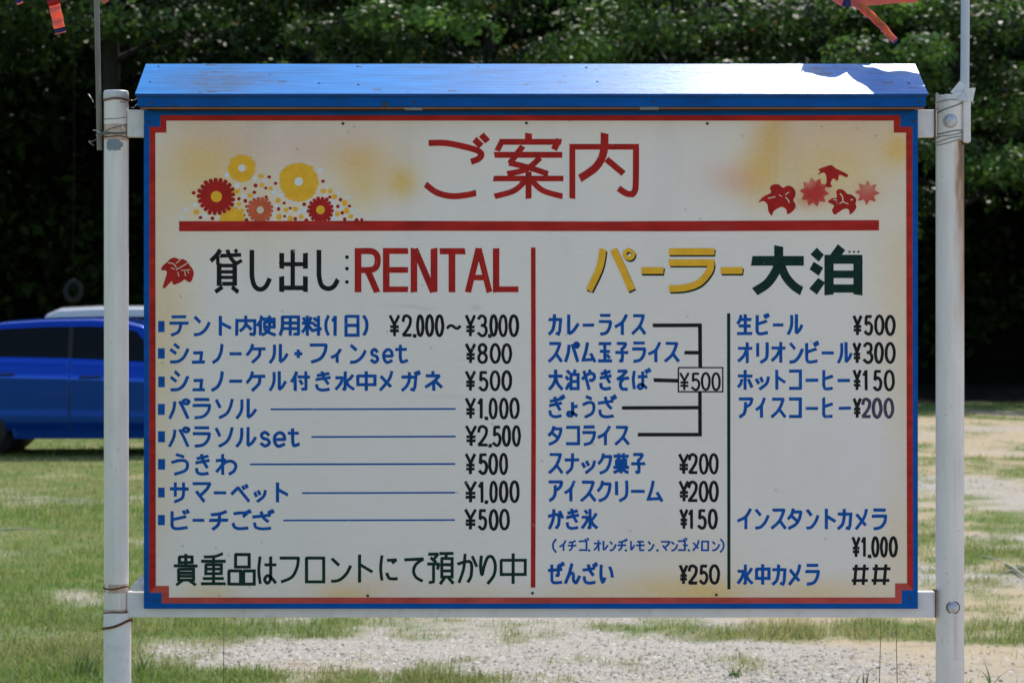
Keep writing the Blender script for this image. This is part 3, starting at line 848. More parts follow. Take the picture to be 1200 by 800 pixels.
panel = pb.build('panel', M['board'], board, cl)

# ---- flat paint layers
def flat(name, polys, m, lift, label=None, parent=None):
    """painted polygons in photo pixels on the face of the panel"""
    b = MB()
    for k, poly in enumerate(polys):
        y = -(lift + (k % 40) * 4e-6)
        vs = [(P(a, c_).x, y, P(a, c_).z) for a, c_ in poly]
        # ear clipping is left to the n-gon tessellator
        ar = sum(poly[i][0] * poly[(i + 1) % len(poly)][1] - poly[(i + 1) % len(poly)][0] * poly[i][1] for i in range(len(poly)))
        f = tuple(range(len(poly)))
        b.add(vs, [f if ar < 0 else f[::-1]])
    return b.build(name, m, parent or panel, None, label)

LB = 0.0006
# blue border: frame strips and the four corner squares
O = (168.6, 129.0, 1075.6, 712.8)
def rect(a, b_, c_, d_): return [(a, b_), (c_, b_), (c_, d_), (a, d_)]
red_o = [(188, 135.2), (1055, 135.2), (1055, 148.8), (1069, 148.8), (1069.8, 691), (1056.6, 691), (1056.6, 706.5), (189.6, 706.5), (189.6, 694), (174.8, 694), (175.4, 148.6), (188, 148.6)]
red_i = [(195, 141.6), (1047.4, 141.6), (1047.4, 155.6), (1061.8, 155.6), (1063, 683), (1049, 683), (1049, 699.6), (198, 699.6), (198, 686), (182.6, 686), (182, 155.6), (195, 155.6)]
def ring_polys(o, i):
    n = len(o); return [[o[k], o[(k + 1) % n], i[(k + 1) % n], i[k]] for k in range(n)]
bo = [(188, O[1]), (1055, O[1]), (O[2], O[1]), (O[2], 148.8), (O[2], 691), (O[2], O[3]), (1056.6, O[3]), (189.6, O[3]), (O[0], O[3]), (O[0], 694), (O[0], 148.6), (O[0], O[1])]
blue_polys = [rect(188, O[1], 1055, 135.2), rect(1055, O[1], O[2], 148.8), [(1069, 148.8), (O[2], 148.8), (O[2], 691), (1069.8, 691)], rect(1056.6, 691, O[2], O[3]),
              rect(189.6, 706.5, 1056.6, O[3]), rect(O[0], 694, 189.6, O[3]), [(O[0], 148.6), (175.4, 148.6), (174.8, 694), (O[0], 694)], rect(O[0], O[1], 188, 148.6)]
flat('blue_border', blue_polys, M['blue_trim'], LB)
M['red_faded'] = mat('sun_faded_red_paint', (0.50, 0.075, 0.055), 0.6, var=0.22, vscale=50, stretch=(0.3, 1, 1), dirt=0.3, dirtcol=(0.40, 0.03, 0.025), dscale=12, spec=0.1)
rp = ring_polys(red_o, red_i)
flat('red_border', rp[:4] + rp[9:], M['red_trim'], LB + 0.0002)
flat('red_border', rp[4:9], M['red_faded'], LB + 0.0002, 'sun faded lower red border')

# ---- brush lettering: strokes in a 0..100 box per glyph; '~' = smooth curve, 'o' = closed curve
GLY = {
 'テ': '12,3 86,3|0,36 100,36|~58,36 56,62 42,86 8,100', 'ン': '5,4 38,30|~2,98 40,93 75,68 98,34', 'ト': '12,0 12,100|12,34 100,62',
 'シ': '24,0 48,20|2,30 30,50|~2,98 45,94 76,70 98,26', 'ュ': '10,6 76,6 68,96|0,96 100,96', 'ノ': '~98,0 86,42 54,80 0,100', 'ー': '0,50 100,50',
 'ケ': '~32,0 22,30 0,58|26,24 100,24|~72,24 68,62 30,100', 'ル': '~26,4 26,45 18,75 0,100|60,0 60,94|~60,96 82,80 100,54', '+': '0,50 100,50|50,0 50,100',
 'フ': '0,4 98,4|~97,4 90,42 62,80 8,100', 'ィ': '~95,0 60,38 0,62|60,36 60,100', 'イ': '~95,0 60,38 0,60|60,36 60,100', 'メ': '~92,0 72,42 4,100|10,26 84,80',
 'ガ': '0,28 76,28 72,80 64,98 50,94|~40,4 38,48 24,78 0,100|72,2 80,18|88,-4 97,12', 'カ': '0,24 92,24 86,84 76,99 58,95|~44,0 42,45 28,80 0,100',
 'ネ': '46,0 46,20|6,22 86,22|~86,22 52,54 0,84|50,54 50,100|62,54 100,84', 'パ': '~28,14 22,55 2,100|~54,12 72,50 94,100|o86,2 98,8 100,14 94,22 86,24 76,20 72,12 76,5',
 'ラ': '10,3 92,3|0,34 100,34|~97,34 88,66 60,92 12,100', 'ソ': '0,6 22,44|~98,2 84,46 62,78 18,100', 'サ': '0,32 100,32|28,0 28,70|~74,0 74,55 64,82 24,100',
 'マ': '0,4 100,4|~98,4 80,34 48,62|20,46 64,98', 'ベ': '0,56 36,18|36,18 100,100|64,10 74,26|82,0 92,16', 'ッ': '0,26 18,56|34,12 50,42|~100,8 84,56 28,100',
 'ビ': '6,4 6,78|~6,78 14,94 40,98 92,92|6,48 84,32|70,0 80,16|90,-6 99,10', 'ヒ': '8,0 8,80|~8,78 16,95 40,98 92,95|8,46 96,30', 'チ': '~92,2 60,14 10,20|0,50 100,50|~54,16 54,55 44,80 18,100',
 'レ': '8,0 8,96|~8,97 50,84 100,46', 'ス': '8,4 90,4|~88,4 70,40 44,70 0,98|54,56 100,98', 'ム': '~42,0 28,45 6,94|0,92 84,88|68,58 100,100',
 'タ': '~38,0 26,28 0,50|34,14 96,14|~94,14 82,50 54,80 4,100|32,40 74,66', 'コ': '0,3 97,3 97,99|0,95 97,95', 'ア': '0,5 100,5|~98,5 86,30 60,44|~48,24 46,60 34,84 4,100',
 'ク': '~36,0 26,28 0,50|32,14 96,14|~94,14 84,52 58,84 12,100', 'リ': '6,4 6,68|~94,0 94,52 82,82 34,100', 'ナ': '0,32 100,32|~54,0 54,48 44,78 10,100',
 'オ': '0,28 100,28|66,0 66,100|~62,30 40,64 0,92', 'ホ': '0,30 100,30|50,0 50,100|~26,48 18,70 0,88|74,48 100,88', 'ゴ': '0,14 76,14 76,100|0,96 76,96|62,-4 74,10|84,-14 98,2',
 'ヂ': '~70,8 46,16 8,22|0,50 84,50|~42,18 42,55 34,80 10,100|74,0 84,14|90,-10 100,4', 'モ': '10,5 90,5|0,44 100,44|44,5 44,84|~44,84 54,97 95,95', 'ロ': '0,3 100,3 100,98 0,98 0,3',
 'ご': '~8,14 45,10 74,12 60,30|~2,68 12,90 40,98 84,94|74,2 83,16|90,-6 99,8', 'し': '8,0 8,72|~8,70 22,95 55,99 95,68',
 '付': '~28,0 18,25 0,52|20,30 20,100|36,27 100,27|80,0 80,92|80,92 58,94|46,46 60,66', 'き': '14,20 88,8|6,42 96,30|~44,0 58,34 84,66|~10,70 16,90 46,99 90,94',
 '水': '52,0 52,96|52,96 40,93|0,32 38,32|~38,32 28,62 0,94|~94,18 78,38 60,50|~56,46 72,74 100,94', '中': '0,22 100,22 100,70 0,70 0,22|50,0 50,100',
 'う': '28,0 72,12|~0,40 45,30 84,33 97,55 80,82 18,100', 'わ': '32,0 32,100|0,30 46,26|~44,28 24,58 2,86|~22,64 48,38 78,34 98,52 92,80 66,98',
 'ざ': '0,32 84,22|~40,4 52,36 74,58|~8,66 14,90 44,99 86,95|76,2 85,17|91,-6 100,9', 'ぎ': '8,24 74,12|2,44 84,32|~38,4 52,38 74,66|~6,70 12,90 40,99 80,94|78,0 86,15|92,-6 100,8',
 'は': '~10,2 2,50 10,98|38,30 100,30|~70,2 70,60 68,86 50,97 36,84 52,70 76,78 98,96', 'に': '~8,0 2,50 8,97|42,18 92,16|90,18 70,28|~38,70 54,90 98,92',
 'て': '0,12 98,8|~96,9 60,30 46,58 60,84 92,100', 'か': '~0,36 40,28 64,28 74,42 70,78 54,98|~38,2 30,55 6,100|78,10 100,44', 'り': '~10,4 4,40 14,68 28,40 50,8 80,8 97,36 88,72 50,100|',
 'や': '~0,46 45,22 84,20 95,38 78,54 56,52|~14,6 34,52 52,100|54,0 64,14', 'そ': '14,4 84,4|~84,4 50,28 8,46|8,46 100,40|~62,42 34,66 44,94 90,98',
 'ば': '~8,8 2,50 8,98|32,36 82,34|~58,10 58,62 56,88 42,97 30,86 44,74 62,80 80,94|76,2 84,16|91,-6 100,8', 'ょ': '~52,0 52,68 40,96 8,90 14,70 50,74 95,94|54,32 96,26',
 'ぜ': '0,34 88,28|22,6 22,80|~22,80 34,97 88,96|66,8 66,60|66,60 50,60|76,0 84,15|92,-8 100,7', 'ん': '~46,0 26,48 0,100|~6,88 34,50 54,52 56,84 76,97 100,62',
 'い': '~6,6 4,58 18,92 36,72|~76,14 92,38 99,66', '(': '~85,0 20,30 20,70 85,100', ')': '~15,0 80,30 80,70 15,100',
 '内': '0,100 0,24 100,24 100,96|100,97 74,95|~50,0 50,42 38,62 18,78|52,44 80,70',
 '使': '~24,0 18,25 0,50|17,32 17,100|32,16 100,16|40,32 94,32 94,58 40,58 40,32|~67,0 67,60 56,82 28,100|~40,68 66,88 100,100',
 '用': '~12,4 12,60 0,100|12,4 97,4 97,96|97,96 74,95|12,36 97,36|12,66 97,66|54,4 54,100',
 '料': '26,0 26,100|0,36 54,36|6,8 14,26|46,6 38,26|~24,40 16,64 0,84|32,50 50,72|62,10 76,24|58,38 74,52|50,76 100,66|86,0 86,100',
 '日': '0,0 100,0 100,100 0,100 0,0|0,48 100,48', '玉': '6,5 94,5|14,46 86,46|0,97 100,97|50,5 50,97|66,64 84,80', '子': '14,4 84,4|~84,5 70,22 50,34|~50,34 55,60 54,96|54,96 32,95|0,52 100,52',
 '大': '0,32 100,32|~50,0 50,38 35,72 0,100|~50,38 66,72 100,100', '泊': '10,4 28,18|0,36 20,50|~2,100 16,84 26,68|40,24 98,24 98,97 40,97 40,24|40,60 98,60|74,0 62,24',
 '菓': '2,14 98,14|32,0 32,26|68,0 68,26|18,34 82,34 82,60 18,60 18,34|18,47 82,47|50,34 50,100|0,72 100,72|~44,74 28,88 2,98|~56,74 72,88 98,98',
 '氷': '52,0 52,96|52,96 40,93|18,6 34,20|0,40 36,40|~36,40 28,64 0,96|~94,22 78,42 60,54|~56,48 72,76 100,96',
 '生': '~24,4 18,25 2,46|18,24 94,24|12,58 90,58|0,97 100,97|54,0 54,97',
 '貴': '22,8 78,8 78,27 22,27 22,8|50,0 50,38|0,38 100,38|18,49 84,49 84,84 18,84 18,49|18,61 84,61|18,72 84,72|34,87 10,100|68,87 92,100',
 '重': '~88,0 55,8 12,10|0,24 100,24|18,35 84,35 84,64 18,64 18,35|18,49 84,49|51,6 51,97|8,80 92,80|0,97 100,97',
 '品': '26,0 80,0 80,42 26,42 26,0|0,55 46,55 46,100 0,100 0,55|58,55 100,55 100,100 58,100 58,55',
 '預': '4,4 40,4|40,4 24,20|12,16 32,30|0,36 44,36|44,36 38,52|23,36 23,94|23,94 6,96|48,2 100,2|74,3 70,18|55,18 96,18 96,78 55,78 55,18|55,38 96,38|55,58 96,58|66,81 50,100|82,81 100,98',
 '0': 'o50,0 80,9 97,32 100,50 97,68 80,91 50,100 20,91 3,68 0,50 3,32 20,9', '1': '10,24 62,4|70,0 70,100', '2': '~3,28 18,5 55,0 92,14 86,44 46,74 4,97|2,97 100,97',
 '3': '~4,16 34,0 78,6 90,26 74,44 40,47|~40,47 84,54 98,76 78,96 40,100 2,86', '5': '90,3 20,3|20,3 15,46|~15,47 50,37 88,48 98,70 80,94 42,100 2,86',
 '8': 'o50,0 82,8 90,24 78,40 50,47 22,40 10,24 18,8|o50,47 84,56 98,74 84,93 50,100 16,93 2,74 16,56', '¥': '2,0 50,46|98,0 50,46|50,46 50,100|8,56 92,56|8,76 92,76',
 '.': '0,60 100,60', '~': '~0,72 18,30 42,34 58,62 80,72 100,34', '#': '22,0 12,100|76,0 66,100|2,20 100,20|-4,80 94,80',
 's': '~88,20 50,0 12,16 24,42 74,54 92,80 50,100 4,82', 'e': '6,50 96,50|~96,50 84,12 46,0 8,24 4,64 34,99 92,84', 't': '42,0 42,74|~42,72 54,97 100,88|2,24 92,24',
}
def crom(p, closed=False, k=6):
    out = []; n = len(p)
    segs = n if closed else n - 1
    for i in range(segs):
        if closed: a, b_, c_, d_ = p[(i - 1) % n], p[i], p[(i + 1) % n], p[(i + 2) % n]
        else: a, b_, c_, d_ = p[max(i - 1, 0)], p[i], p[i + 1], p[min(i + 2, n - 1)]
        for s in range(k):
            t = s / k
            out.append(tuple(0.5 * (2 * b_[q] + (c_[q] - a[q]) * t + (2 * a[q] - 5 * b_[q] + 4 * c_[q] - d_[q]) * t * t + (3 * b_[q] - a[q] - 3 * c_[q] + d_[q]) * t ** 3) for q in (0, 1)))
    if not closed: out.append(p[-1])
    return out
rl = random.Random(3)
class Brush:
    def __init__(s): s.b = MB(); s.k = 0
    def stroke(s, pts, w, lift, ext=0.0, closed=False):
        n = len(pts)
        if n < 2: return
        if not closed:
            runs = [[pts[0]]]
            for i in range(1, n - 1):
                runs[-1].append(pts[i])
                a = Vector(pts[i]) - Vector(pts[i - 1]); c_ = Vector(pts[i + 1]) - Vector(pts[i])
                if a.length > 1e-6 and c_.length > 1e-6 and a.angle(c_) > 0.9: runs.append([pts[i]])
            runs[-1].append(pts[-1])
            for q, rn in enumerate(runs):
                e0 = ext if q == 0 else w * 0.46; e1 = ext if q == len(runs) - 1 else w * 0.46
                s._run(rn, w, lift, e0, e1, False)
        else: s._run(pts, w, lift, 0, 0, True)
    def _run(s, pts, w, lift, e0, e1, closed):
        pts = [Vector(p) for p in pts]; n = len(pts)
        if not closed:
            d0 = (pts[0] - pts[1]).normalized(); d1 = (pts[-1] - pts[-2]).normalized()
            pts[0] = pts[0] + d0 * e0; pts[-1] = pts[-1] + d1 * e1
        y = -(lift + (s.k % 24) * 7e-6); s.k += 1
        w = w * rl.uniform(0.95, 1.05)
        vs = []; fs = []
        for i, p in enumerate(pts):
            if closed: t = pts[(i + 1) % n] - pts[(i - 1) % n]
            else: t = pts[min(i + 1, n - 1)] - pts[max(i - 1, 0)]
            t.normalize(); nn = Vector((-t.y, t.x)) * (w * 0.5)
            if not closed and 0 < i < n - 1:
                t0 = (pts[i] - pts[i - 1]).normalized(); cs_ = max(0.6, t0.dot(t)); nn = nn / cs_
            if not closed and i in (0, n - 1):      # hand cut ends are not quite square
                sk = t * rl.uniform(-0.10, 0.10) * w
            else: sk = Vector((0, 0))
            for q, e in ((p + nn + sk), 1), ((p - nn - sk), -1):
                g_ = P(q.x, q.y); vs.append((g_.x, y, g_.z))
        m = n if closed else n - 1
        for i in range(m):
            j = (i + 1) % n; fs.append((2 * i, 2 * j, 2 * j + 1, 2 * i + 1))
        s.b.add(vs, fs)
    def glyph(s, ch, x0, x1, y0, y1, w, lift=0.0004):
        if ch == '.':
            cx, cy = (x0 + x1) / 2, y1 - 1.2; r = max(1.3, w * 0.6)
            s.stroke([(cx - r, cy), (cx + r, cy + 0.3)], r * 2, lift); return
        h = w / 2
        jx, jy = rl.uniform(-0.25, 0.25), rl.uniform(-0.25, 0.25)
        for st in GLY[ch].split('|'):
            if not st: continue
            mode = st[0] if st[0] in '~o' else ''
            if mode: st = st[1:]
            p = []
            for tk in st.split():
                a, c_ = tk.split(','); p.append((x0 + h * 0.8 + jx + (x1 - x0 - w * 0.8) * float(a) / 100 + rl.uniform(-0.15, 0.15),
                                                y0 + h * 0.8 + jy + (y1 - y0 - w * 0.8) * float(c_) / 100 + rl.uniform(-0.15, 0.15)))
            if mode == '~': p = crom(p)
            elif mode == 'o': p = crom(p, True, 4)
            s.stroke(p, w, lift, w * 0.18, mode == 'o')
    def build(s, name, m, label=None):
        o = s.b.build(name, m, panel, None, label)
        return o

def line(text, spans, y0, y1, w, m='blue', name='item_lettering', over=None):
    br = Brush()
    for i, ch in enumerate(text):
        a, b_ = spans[i]
        ya, yb = y0, y1
        if ch == 'ー': m_ = (y0 + y1) / 2 + 0.5; ya, yb = m_ - w / 2, m_ + w / 2
        if over and i in over: ya, yb = over[i]
        br.glyph(ch, a, b_, ya, yb, w)
    return br.build(name, M[m])
def S(t): 
    r = []
    for q in t.split():
        a, b_ = q.split('-'); r.append((float(a), float(b_)))
    return r
W1, WD = 3.7, 3.5
# left column
line('テント内使用料(1日)', S('198-222 226-247 255-271.5 276-300 300-324 327-352 353-378 380-387 388-396 404-421 424-432'), 369, 394, W1)
line('シュノーケル+フィンset', S('198-222 224-241 248-262 268-284 288-312 315-338 344-355 362-384 387-401 409-430 433.5-445 448-462 462-479'), 402, 426, W1,
     over={1: (411, 426), 6: (408.5, 420), 8: (408, 426), 10: (408, 426), 11: (408, 426), 12: (403, 426)})
line('シュノーケル付き水中メガネ', S('199-222 225-241 247-262 268-285 288-312 315-336 340-364 368-389 392-416 418-441 444-462 470-494 497-519'), 434, 458.5, W1, over={1: (443.5, 458.5)})
line('パラソル', S('197-223 225-248 252-274 276-301'), 466, 491, W1)
line('パラソルset', S('197-223 225-247.5 252-274 276-301 304-318 320-336 336-352'), 499, 524, W1, over={4: (505, 524), 5: (505, 524), 6: (501, 524)})
line('うきわ', S('200-222 227-247 252-278'), 531, 557, W1)
line('サマーベット'.replace('ット', 'ット'), S('198-222 225-248 250-266 270-293 297-312.5 322-338'), 564, 589, W1, over={3: (566, 588), 4: (572, 589)})
line('ビーチござ', S('199-222.5 224.5-240 244-268 271-295 295-322'), 597, 621, W1)
PR = lambda t, sp, y0, y1, m='black', w=WD, over=None: line(t, S(sp), y0, y1, w, m, 'price_lettering', over)
PR('¥2.000~¥3.000', '455.5-469 470.5-483 484-488 488-497 498.5-508.5 510-520.5 523-541 545-558 559-571.5 572-576 573.5-583 584.5-595 596.5-608', 368.5, 394.5, over={6: (378, 388)})
PR('¥800', '545-558 559.5-572 574-586.5 588-600', 402, 426)
PR('¥500', '545-558 560.5-572.5 574-586 588-600', 434, 458)
PR('¥1.000', '545-558 559-567 568-572 573-583 585-595.5 597-608.5', 466, 491)
PR('¥2.500', '545-559 559-572 573-576 576.5-587.5 588.5-598.5 600-610', 498, 523)
PR('¥500', '545-558 560-571.5 572.5-583.5 585-595', 530.5, 556)
PR('¥1.000', '544-559 560-568 568-572 573.5-583 585-595.5 597-608.5', 563, 589)
PR('¥500', '544-558.5 560-571 573-584 585-597', 596, 621)
for (a, b_, y) in ((317, 534, 479), (365, 534, 511.3), (293, 533.5, 543.4), (354, 533.5, 577), (332, 533, 609)):
    br = Brush(); br.stroke([(a, y + 0.4), ((a + b_) / 2, y + 0.2), (b_, y - 0.1)], 2.0, 0.0004); br.build('leader_line', M['blue'])
for (a, b_) in ((376, 389), (408, 420), (441, 453.5), (473, 486), (505, 518), (537.5, 550), (571, 582.5), (603, 615)):
    flat('bullet_mark', [rect(185.4 + rl.uniform(-.3, .3), a, 193.2 + rl.uniform(-.3, .3), b_)], M['blue'], 0.0004)
# closing line
br = Brush()
for ch, (a, b_), (c_, d_) in zip('貴重品はフロントにて預かり中', S('203-232.5 235-265.5 267-299.5 301.5-325 327-352 358-381 387-413 418-437.5 444.5-467.5 473-498 500-532.5 535-560 561-582.5 586-617'),
                                 S('647.5-686 647-686 648-685.5 650-685 651-683 651-683 651.5-682.5 648.5-683 649.5-681.5 650.5-681.5 646-685 647-683.5 648.5-684.5 647-684.5')):
    br.glyph(ch, a, b_, c_, d_, 3.6)
br.build('notice_lettering', M['green'])
# middle column
line('カレーライス', S('642-659.5 664-679 682-697 701-717.5 719.5-736 740-757.5'), 367.5, 393, W1)
line('スパム玉子ライス', S('642-659.5 661-679.5 681-698.5 700-718 720-737 740-757.5 759-775 778-796.5'), 400, 425, W1)
line('大泊やきそば', S('642-660 662-679.5 681-699 701-718 721-738 740-763'), 432, 457.5, W1)
line('ぎょうざ', S('642-662 663-678 682-698 700-723'), 463, 490, W1, over={1: (470, 489)})
line('タコライス', S('641.5-660 662.5-680 681.5-698.5 700-716.5 720-738'), 498, 522, W1)
line('スナック菓子', S('642-660 661-679.5 681-698 700-718 718-738 739-757'), 530, 555.5, W1, over={2: (537, 555)})
line('アイスクリーム', S('642-660 661-675 680-699 699-717.5 720.5-737 739-756.5 757-777'), 562, 588, W1)
line('かき氷', S('641.5-661 662-680 681-701'), 595, 620.5, W1)
br = Brush()
for ch, (a, b_), (c_, d_) in zip('(イチゴ.オレンヂ.レモン.マンゴー.メロン)', S('646.5-653 655-664 665-676 678-691 689-692 695.5-705 706-713 714-723 723.5-736 732-735 738-744 745-756 758.5-767 769-772 774-786 786-795 794-806 800-806.5 806.5-808 811-820 822-831 834-844 842.5-849.5'),
                                 S('630.5-647.5 632-645.5 632-645.5 631-645.5 641-645.5 632-645.5 633-645 633-645.5 631.5-645.5 641-645.5 633-645 633-645.5 633-645.5 641-645.5 633-645.5 633-645.5 631-645.5 637-639.4 641-645.5 632-645.5 633-645.5 633-645.5 630.5-647.5')):
    br.glyph(ch, a, b_, c_, d_, 2.2)
br.build('flavour_lettering', M['blue'])
line('ぜんざい', S('641.5-662 661-680.5 682-701 702-719'), 659, 684.5, W1)
PR('¥200', '795-808 806.5-818 819-830 831-842', 531, 555.5)
PR('¥200', '795-807.5 805.5-818 819-830 831-842', 563, 588)
PR('¥150', '796-806.5 806-813 817-828 830-841', 596, 620)
PR('¥250', '796-806.5 806-818 819-830 831-843.5', 661, 684.5)
# right column
line('生ビール', S('863-882.5 885-902 905-919 922-941'), 367.5, 393, W1)
line('オリオンビール', S('864-882.5 886-901.5 903.5-921.5 924-942 943-960 962-978 981-999'), 400, 426, W1)
line('ホットコーヒー', S('863.5-882.5 885-902 907.5-921 924-940 943-959.5 963-977.5 981-997'), 432.5, 457.5, W1, over={1: (439, 457.5)})
line('アイスコーヒー', S('865-883 885-898 903-921.5 924-940 943-959.5 963-977.5 982-998'), 465, 490, W1)
line('インスタントカメラ', S('863-881.5 884-902 903-922 922-941 944-960.5 965.5-980 981-1000 1001-1017.5 1021-1040'), 595, 620.5, W1)
line('水中カメラ', S('863.5-883 885-902.5 904-922.5 923-939.5 943-961'), 660, 685.5, W1)
PR('¥500', '999-1010.5 1012-1023 1024.5-1036 1037-1049', 369, 393)
PR('¥300', '999-1009.5 1011-1023.5 1024.5-1035.5 1037-1049.5', 401, 426)
PR('¥150', '999-1009.5 1010-1017.5 1023-1034 1036-1048.5', 433, 458)
PR('¥', '999-1009.5', 466, 490)
PR('200', '1009-1021 1022-1034 1035.5-1047.5', 466, 490, 'violet_black', 3.8)
PR('¥1.000', '998-1008.5 1009-1015.5 1017.5-1020.5 1021-1030 1031.5-1040.5 1042-1052', 628, 652.5)
PR('##', '998-1019 1021.5-1044.5', 660, 685.5)
# price bracket
br = Brush()
for a in ([(765, 381.2), (820.3, 381.0), (820.6, 430)], [(802, 413), (820, 413.2)], [(766, 445.2), (795, 446)], [(729, 477.8), (820, 477.4)], [(747.5, 509), (820.4, 509), (820.2, 459)]):
    br.stroke(a, 4.3, 0.0004)
br.build('bracket_line', M['black'])
br = Brush(); br.stroke([(795, 430.6), (847, 430.6), (847, 458.8), (795, 458.8), (795, 430.6)], 1.7, 0.0004); br.build('price_box', M['black'])
PR('¥500', '796-808 809.5-820.5 821.5-832.5 834-844.5', 436, 457.5, w=2.7)
# dividers and bar
flat('divider_line', [[(622.2, 290), (627.6, 290), (628, 500), (627.4, 688), (622, 688), (622.6, 500)]], M['red'], 0.0004)
flat('divider_line', [[(852, 367), (855.8, 367), (856, 690), (852.4, 690)]], M['green'], 0.0004)
flat('header_bar', [[(210, 259.3), (420, 258.8), (700, 259.6), (1030, 258.0), (1030, 270.0), (800, 271.0), (500, 270.4), (210, 271)]], M['red_trim'], 0.0009)

# headings
def tr(pts, s, ox, oy): return [(ox + a / s, oy + b_ / s) for a, b_ in pts]
def head(name, items, m, s, ox, oy, lift=0.0004, shift=(0, 0), label=None):
    br = Brush()
    for it in items:
        w, pts = it[0], it[1]; sm = len(it) > 2 and it[2]
        p = tr(pts, s, ox + shift[0], oy + shift[1])
        if sm == 'o': br.stroke(crom(p, True, 6), w / s, lift, 0, True)
        else: br.stroke(crom(p) if sm else p, w / s, lift)
    return br.build(name, M[m], label)
w = 20
head('title_lettering', [
    (w + 1, [(303, 497), (360, 497), (420, 508), (470, 522), (488, 540), (476, 555), (448, 560)][:4] + [(486, 536), (476, 552), (450, 562)], 1), (w + 1, [(292, 640), (330, 668), (380, 681), (430, 678), (468, 670)], 1),
    (w + 2, [(462, 484), (486, 508)]), (w + 2, [(486, 468), (508, 492)]),
    (w + 3, [(650, 463), (650, 500)]), (w, [(550, 493), (764, 493)]), (w, [(560, 486), (541, 524)]), (w + 2, [(756, 484), (738, 520)]), (w, [(531, 538), (767, 538)]),
    (w, [(630, 508), (604, 542), (585, 568)]), (w, [(583, 566), (650, 582), (718, 604)], 1), (w, [(690, 548), (642, 588), (576, 604)], 1),
    (w, [(528, 620), (771, 620)]), (w, [(650, 596), (650, 690)]), (w, [(640, 626), (600, 662), (532, 682)], 1), (w, [(660, 626), (700, 662), (768, 682)], 1),
    (w + 1, [(802, 690), (802, 501)]), (w, [(792, 510), (1033, 510)]), (w + 1, [(1023, 512), (1022, 640), (1016, 668), (1004, 678)], 1), (w + 1, [(1012, 674), (990, 672), (962, 654)], 1),
    (w + 6, [(914, 463), (910, 530), (884, 580), (828, 620)], 1), (w + 2, [(920, 553), (980, 603)])], 'red', 2.9625, 400, 0)
w = 38
head('heading_lettering', [
    (w - 2, [(122, 84), (92, 128), (46, 172)], 1), (w - 10, [(102, 132), (102, 200)]), (w - 8, [(120, 132), (284, 124)]), (w - 8, [(176, 84), (198, 140), (232, 182), (262, 188)], 1), (w - 12, [(252, 190), (290, 166)]), (w - 10, [(236, 82), (252, 106)]),
    (w - 2, [(112, 190), (112, 366)]), (w - 2, [(234, 190), (234, 366)]), (w - 8, [(100, 208), (250, 208)]), (28, [(112, 257), (234, 257)]), (26, [(112, 300), (234, 300)]), (w - 6, [(100, 350), (250, 350)]),
    (w - 4, [(138, 374), (82, 414)]), (w - 4, [(212, 374), (262, 416)]),
    (w, [(368, 86), (368, 220), (370, 300), (390, 368), (432, 394), (476, 372), (508, 308)], 1),
    (w - 2, [(687, 84), (687, 370)]), (w, [(601, 110), (601, 232)]), (w, [(786, 110), (786, 232)]), (w - 4, [(582, 197), (803, 197)]), (w - 2, [(582, 382), (803, 382)]), (w, [(601, 292), (601, 413)]), (w, [(786, 292), (786, 413)]),
    (w, [(892, 86), (892, 220), (894, 296), (914, 364), (962, 388), (1008, 370), (1040, 316)], 1)], 'black', 6.667, 240, 280)
def dot(cx, cy, r, n=14, sq=1.0): return [(cx + r * math.cos(i * 6.2832 / n), cy + r * sq * math.sin(i * 6.2832 / n)) for i in range(n)]
for y in (301.3, 314.8, 330.4): flat('heading_dot', [dot(406.6, y, 2.2)], M['black'], 0.0004)
w = 24
head('rental_lettering', [
    (w + 3, [(416, 73), (416, 252)]), (w, [(410, 85), (470, 85), (492, 100), (496, 124), (490, 148), (468, 161), (410, 161)], 1), (w + 3, [(456, 165), (494, 252)]),
    (w + 3, [(531, 73), (531, 252)]), (w, [(520, 84), (620, 84)]), (w, [(520, 161), (620, 161)]), (w, [(520, 240), (620, 240)]),
    (w + 3, [(644, 73), (644, 252)]), (w + 3, [(726, 73), (726, 252)]), (w + 3, [(648, 76), (722, 250)]),
    (w, [(749, 85), (853, 85)]), (w + 3, [(799, 80), (799, 252)]),
    (w + 1, [(908, 73), (864, 252)]), (w + 1, [(908, 73), (952, 252)]), (w - 2, [(878, 192), (940, 192)]),
    (w + 3, [(979, 73), (979, 252)]), (w, [(968, 240), (1070, 240)])], 'red', 3.479, 300, 270)
par = [(54, [(178, 78), (150, 226), (68, 402)], 1), (54, [(258, 82), (330, 232), (402, 400)], 1), (30, [(380, 86), (410, 104), (416, 122), (402, 146), (380, 152), (356, 140), (346, 118), (356, 96)], 'o'),
       (54, [(478, 246), (650, 246)]), (52, [(693, 99), (1048, 99)]), (52, [(693, 185), (1046, 185)]), (54, [(1022, 180), (1008, 250), (930, 340), (820, 380), (693, 388)], 1), (52, [(1098, 246), (1268, 246)])]
head('parlour_shadow_lettering', par, 'green', 6.667, 680, 280, 0.0004, (1.3, 2.0))
head('parlour_lettering', par, 'yellow', 6.667, 680, 280, 0.0008)
w = 70
head('place_name_lettering', [
    (72, [(206, 171), (613, 171)]), (74, [(417, 55), (417, 200)]), (70, [(417, 160), (400, 240), (330, 345), (230, 412)], 1), (70, [(428, 190), (470, 290), (530, 362), (596, 408)], 1),
    (70, [(810, 125), (810, 437)]), (68, [(1036, 125), (1036, 437)]), (68, [(778, 159), (1068, 159)]), (58, [(810, 276), (1036, 276)]), (64, [(810, 387), (1036, 387)]), (72, [(908, 64), (846, 150)])], 'green', 6.667, 850, 280)
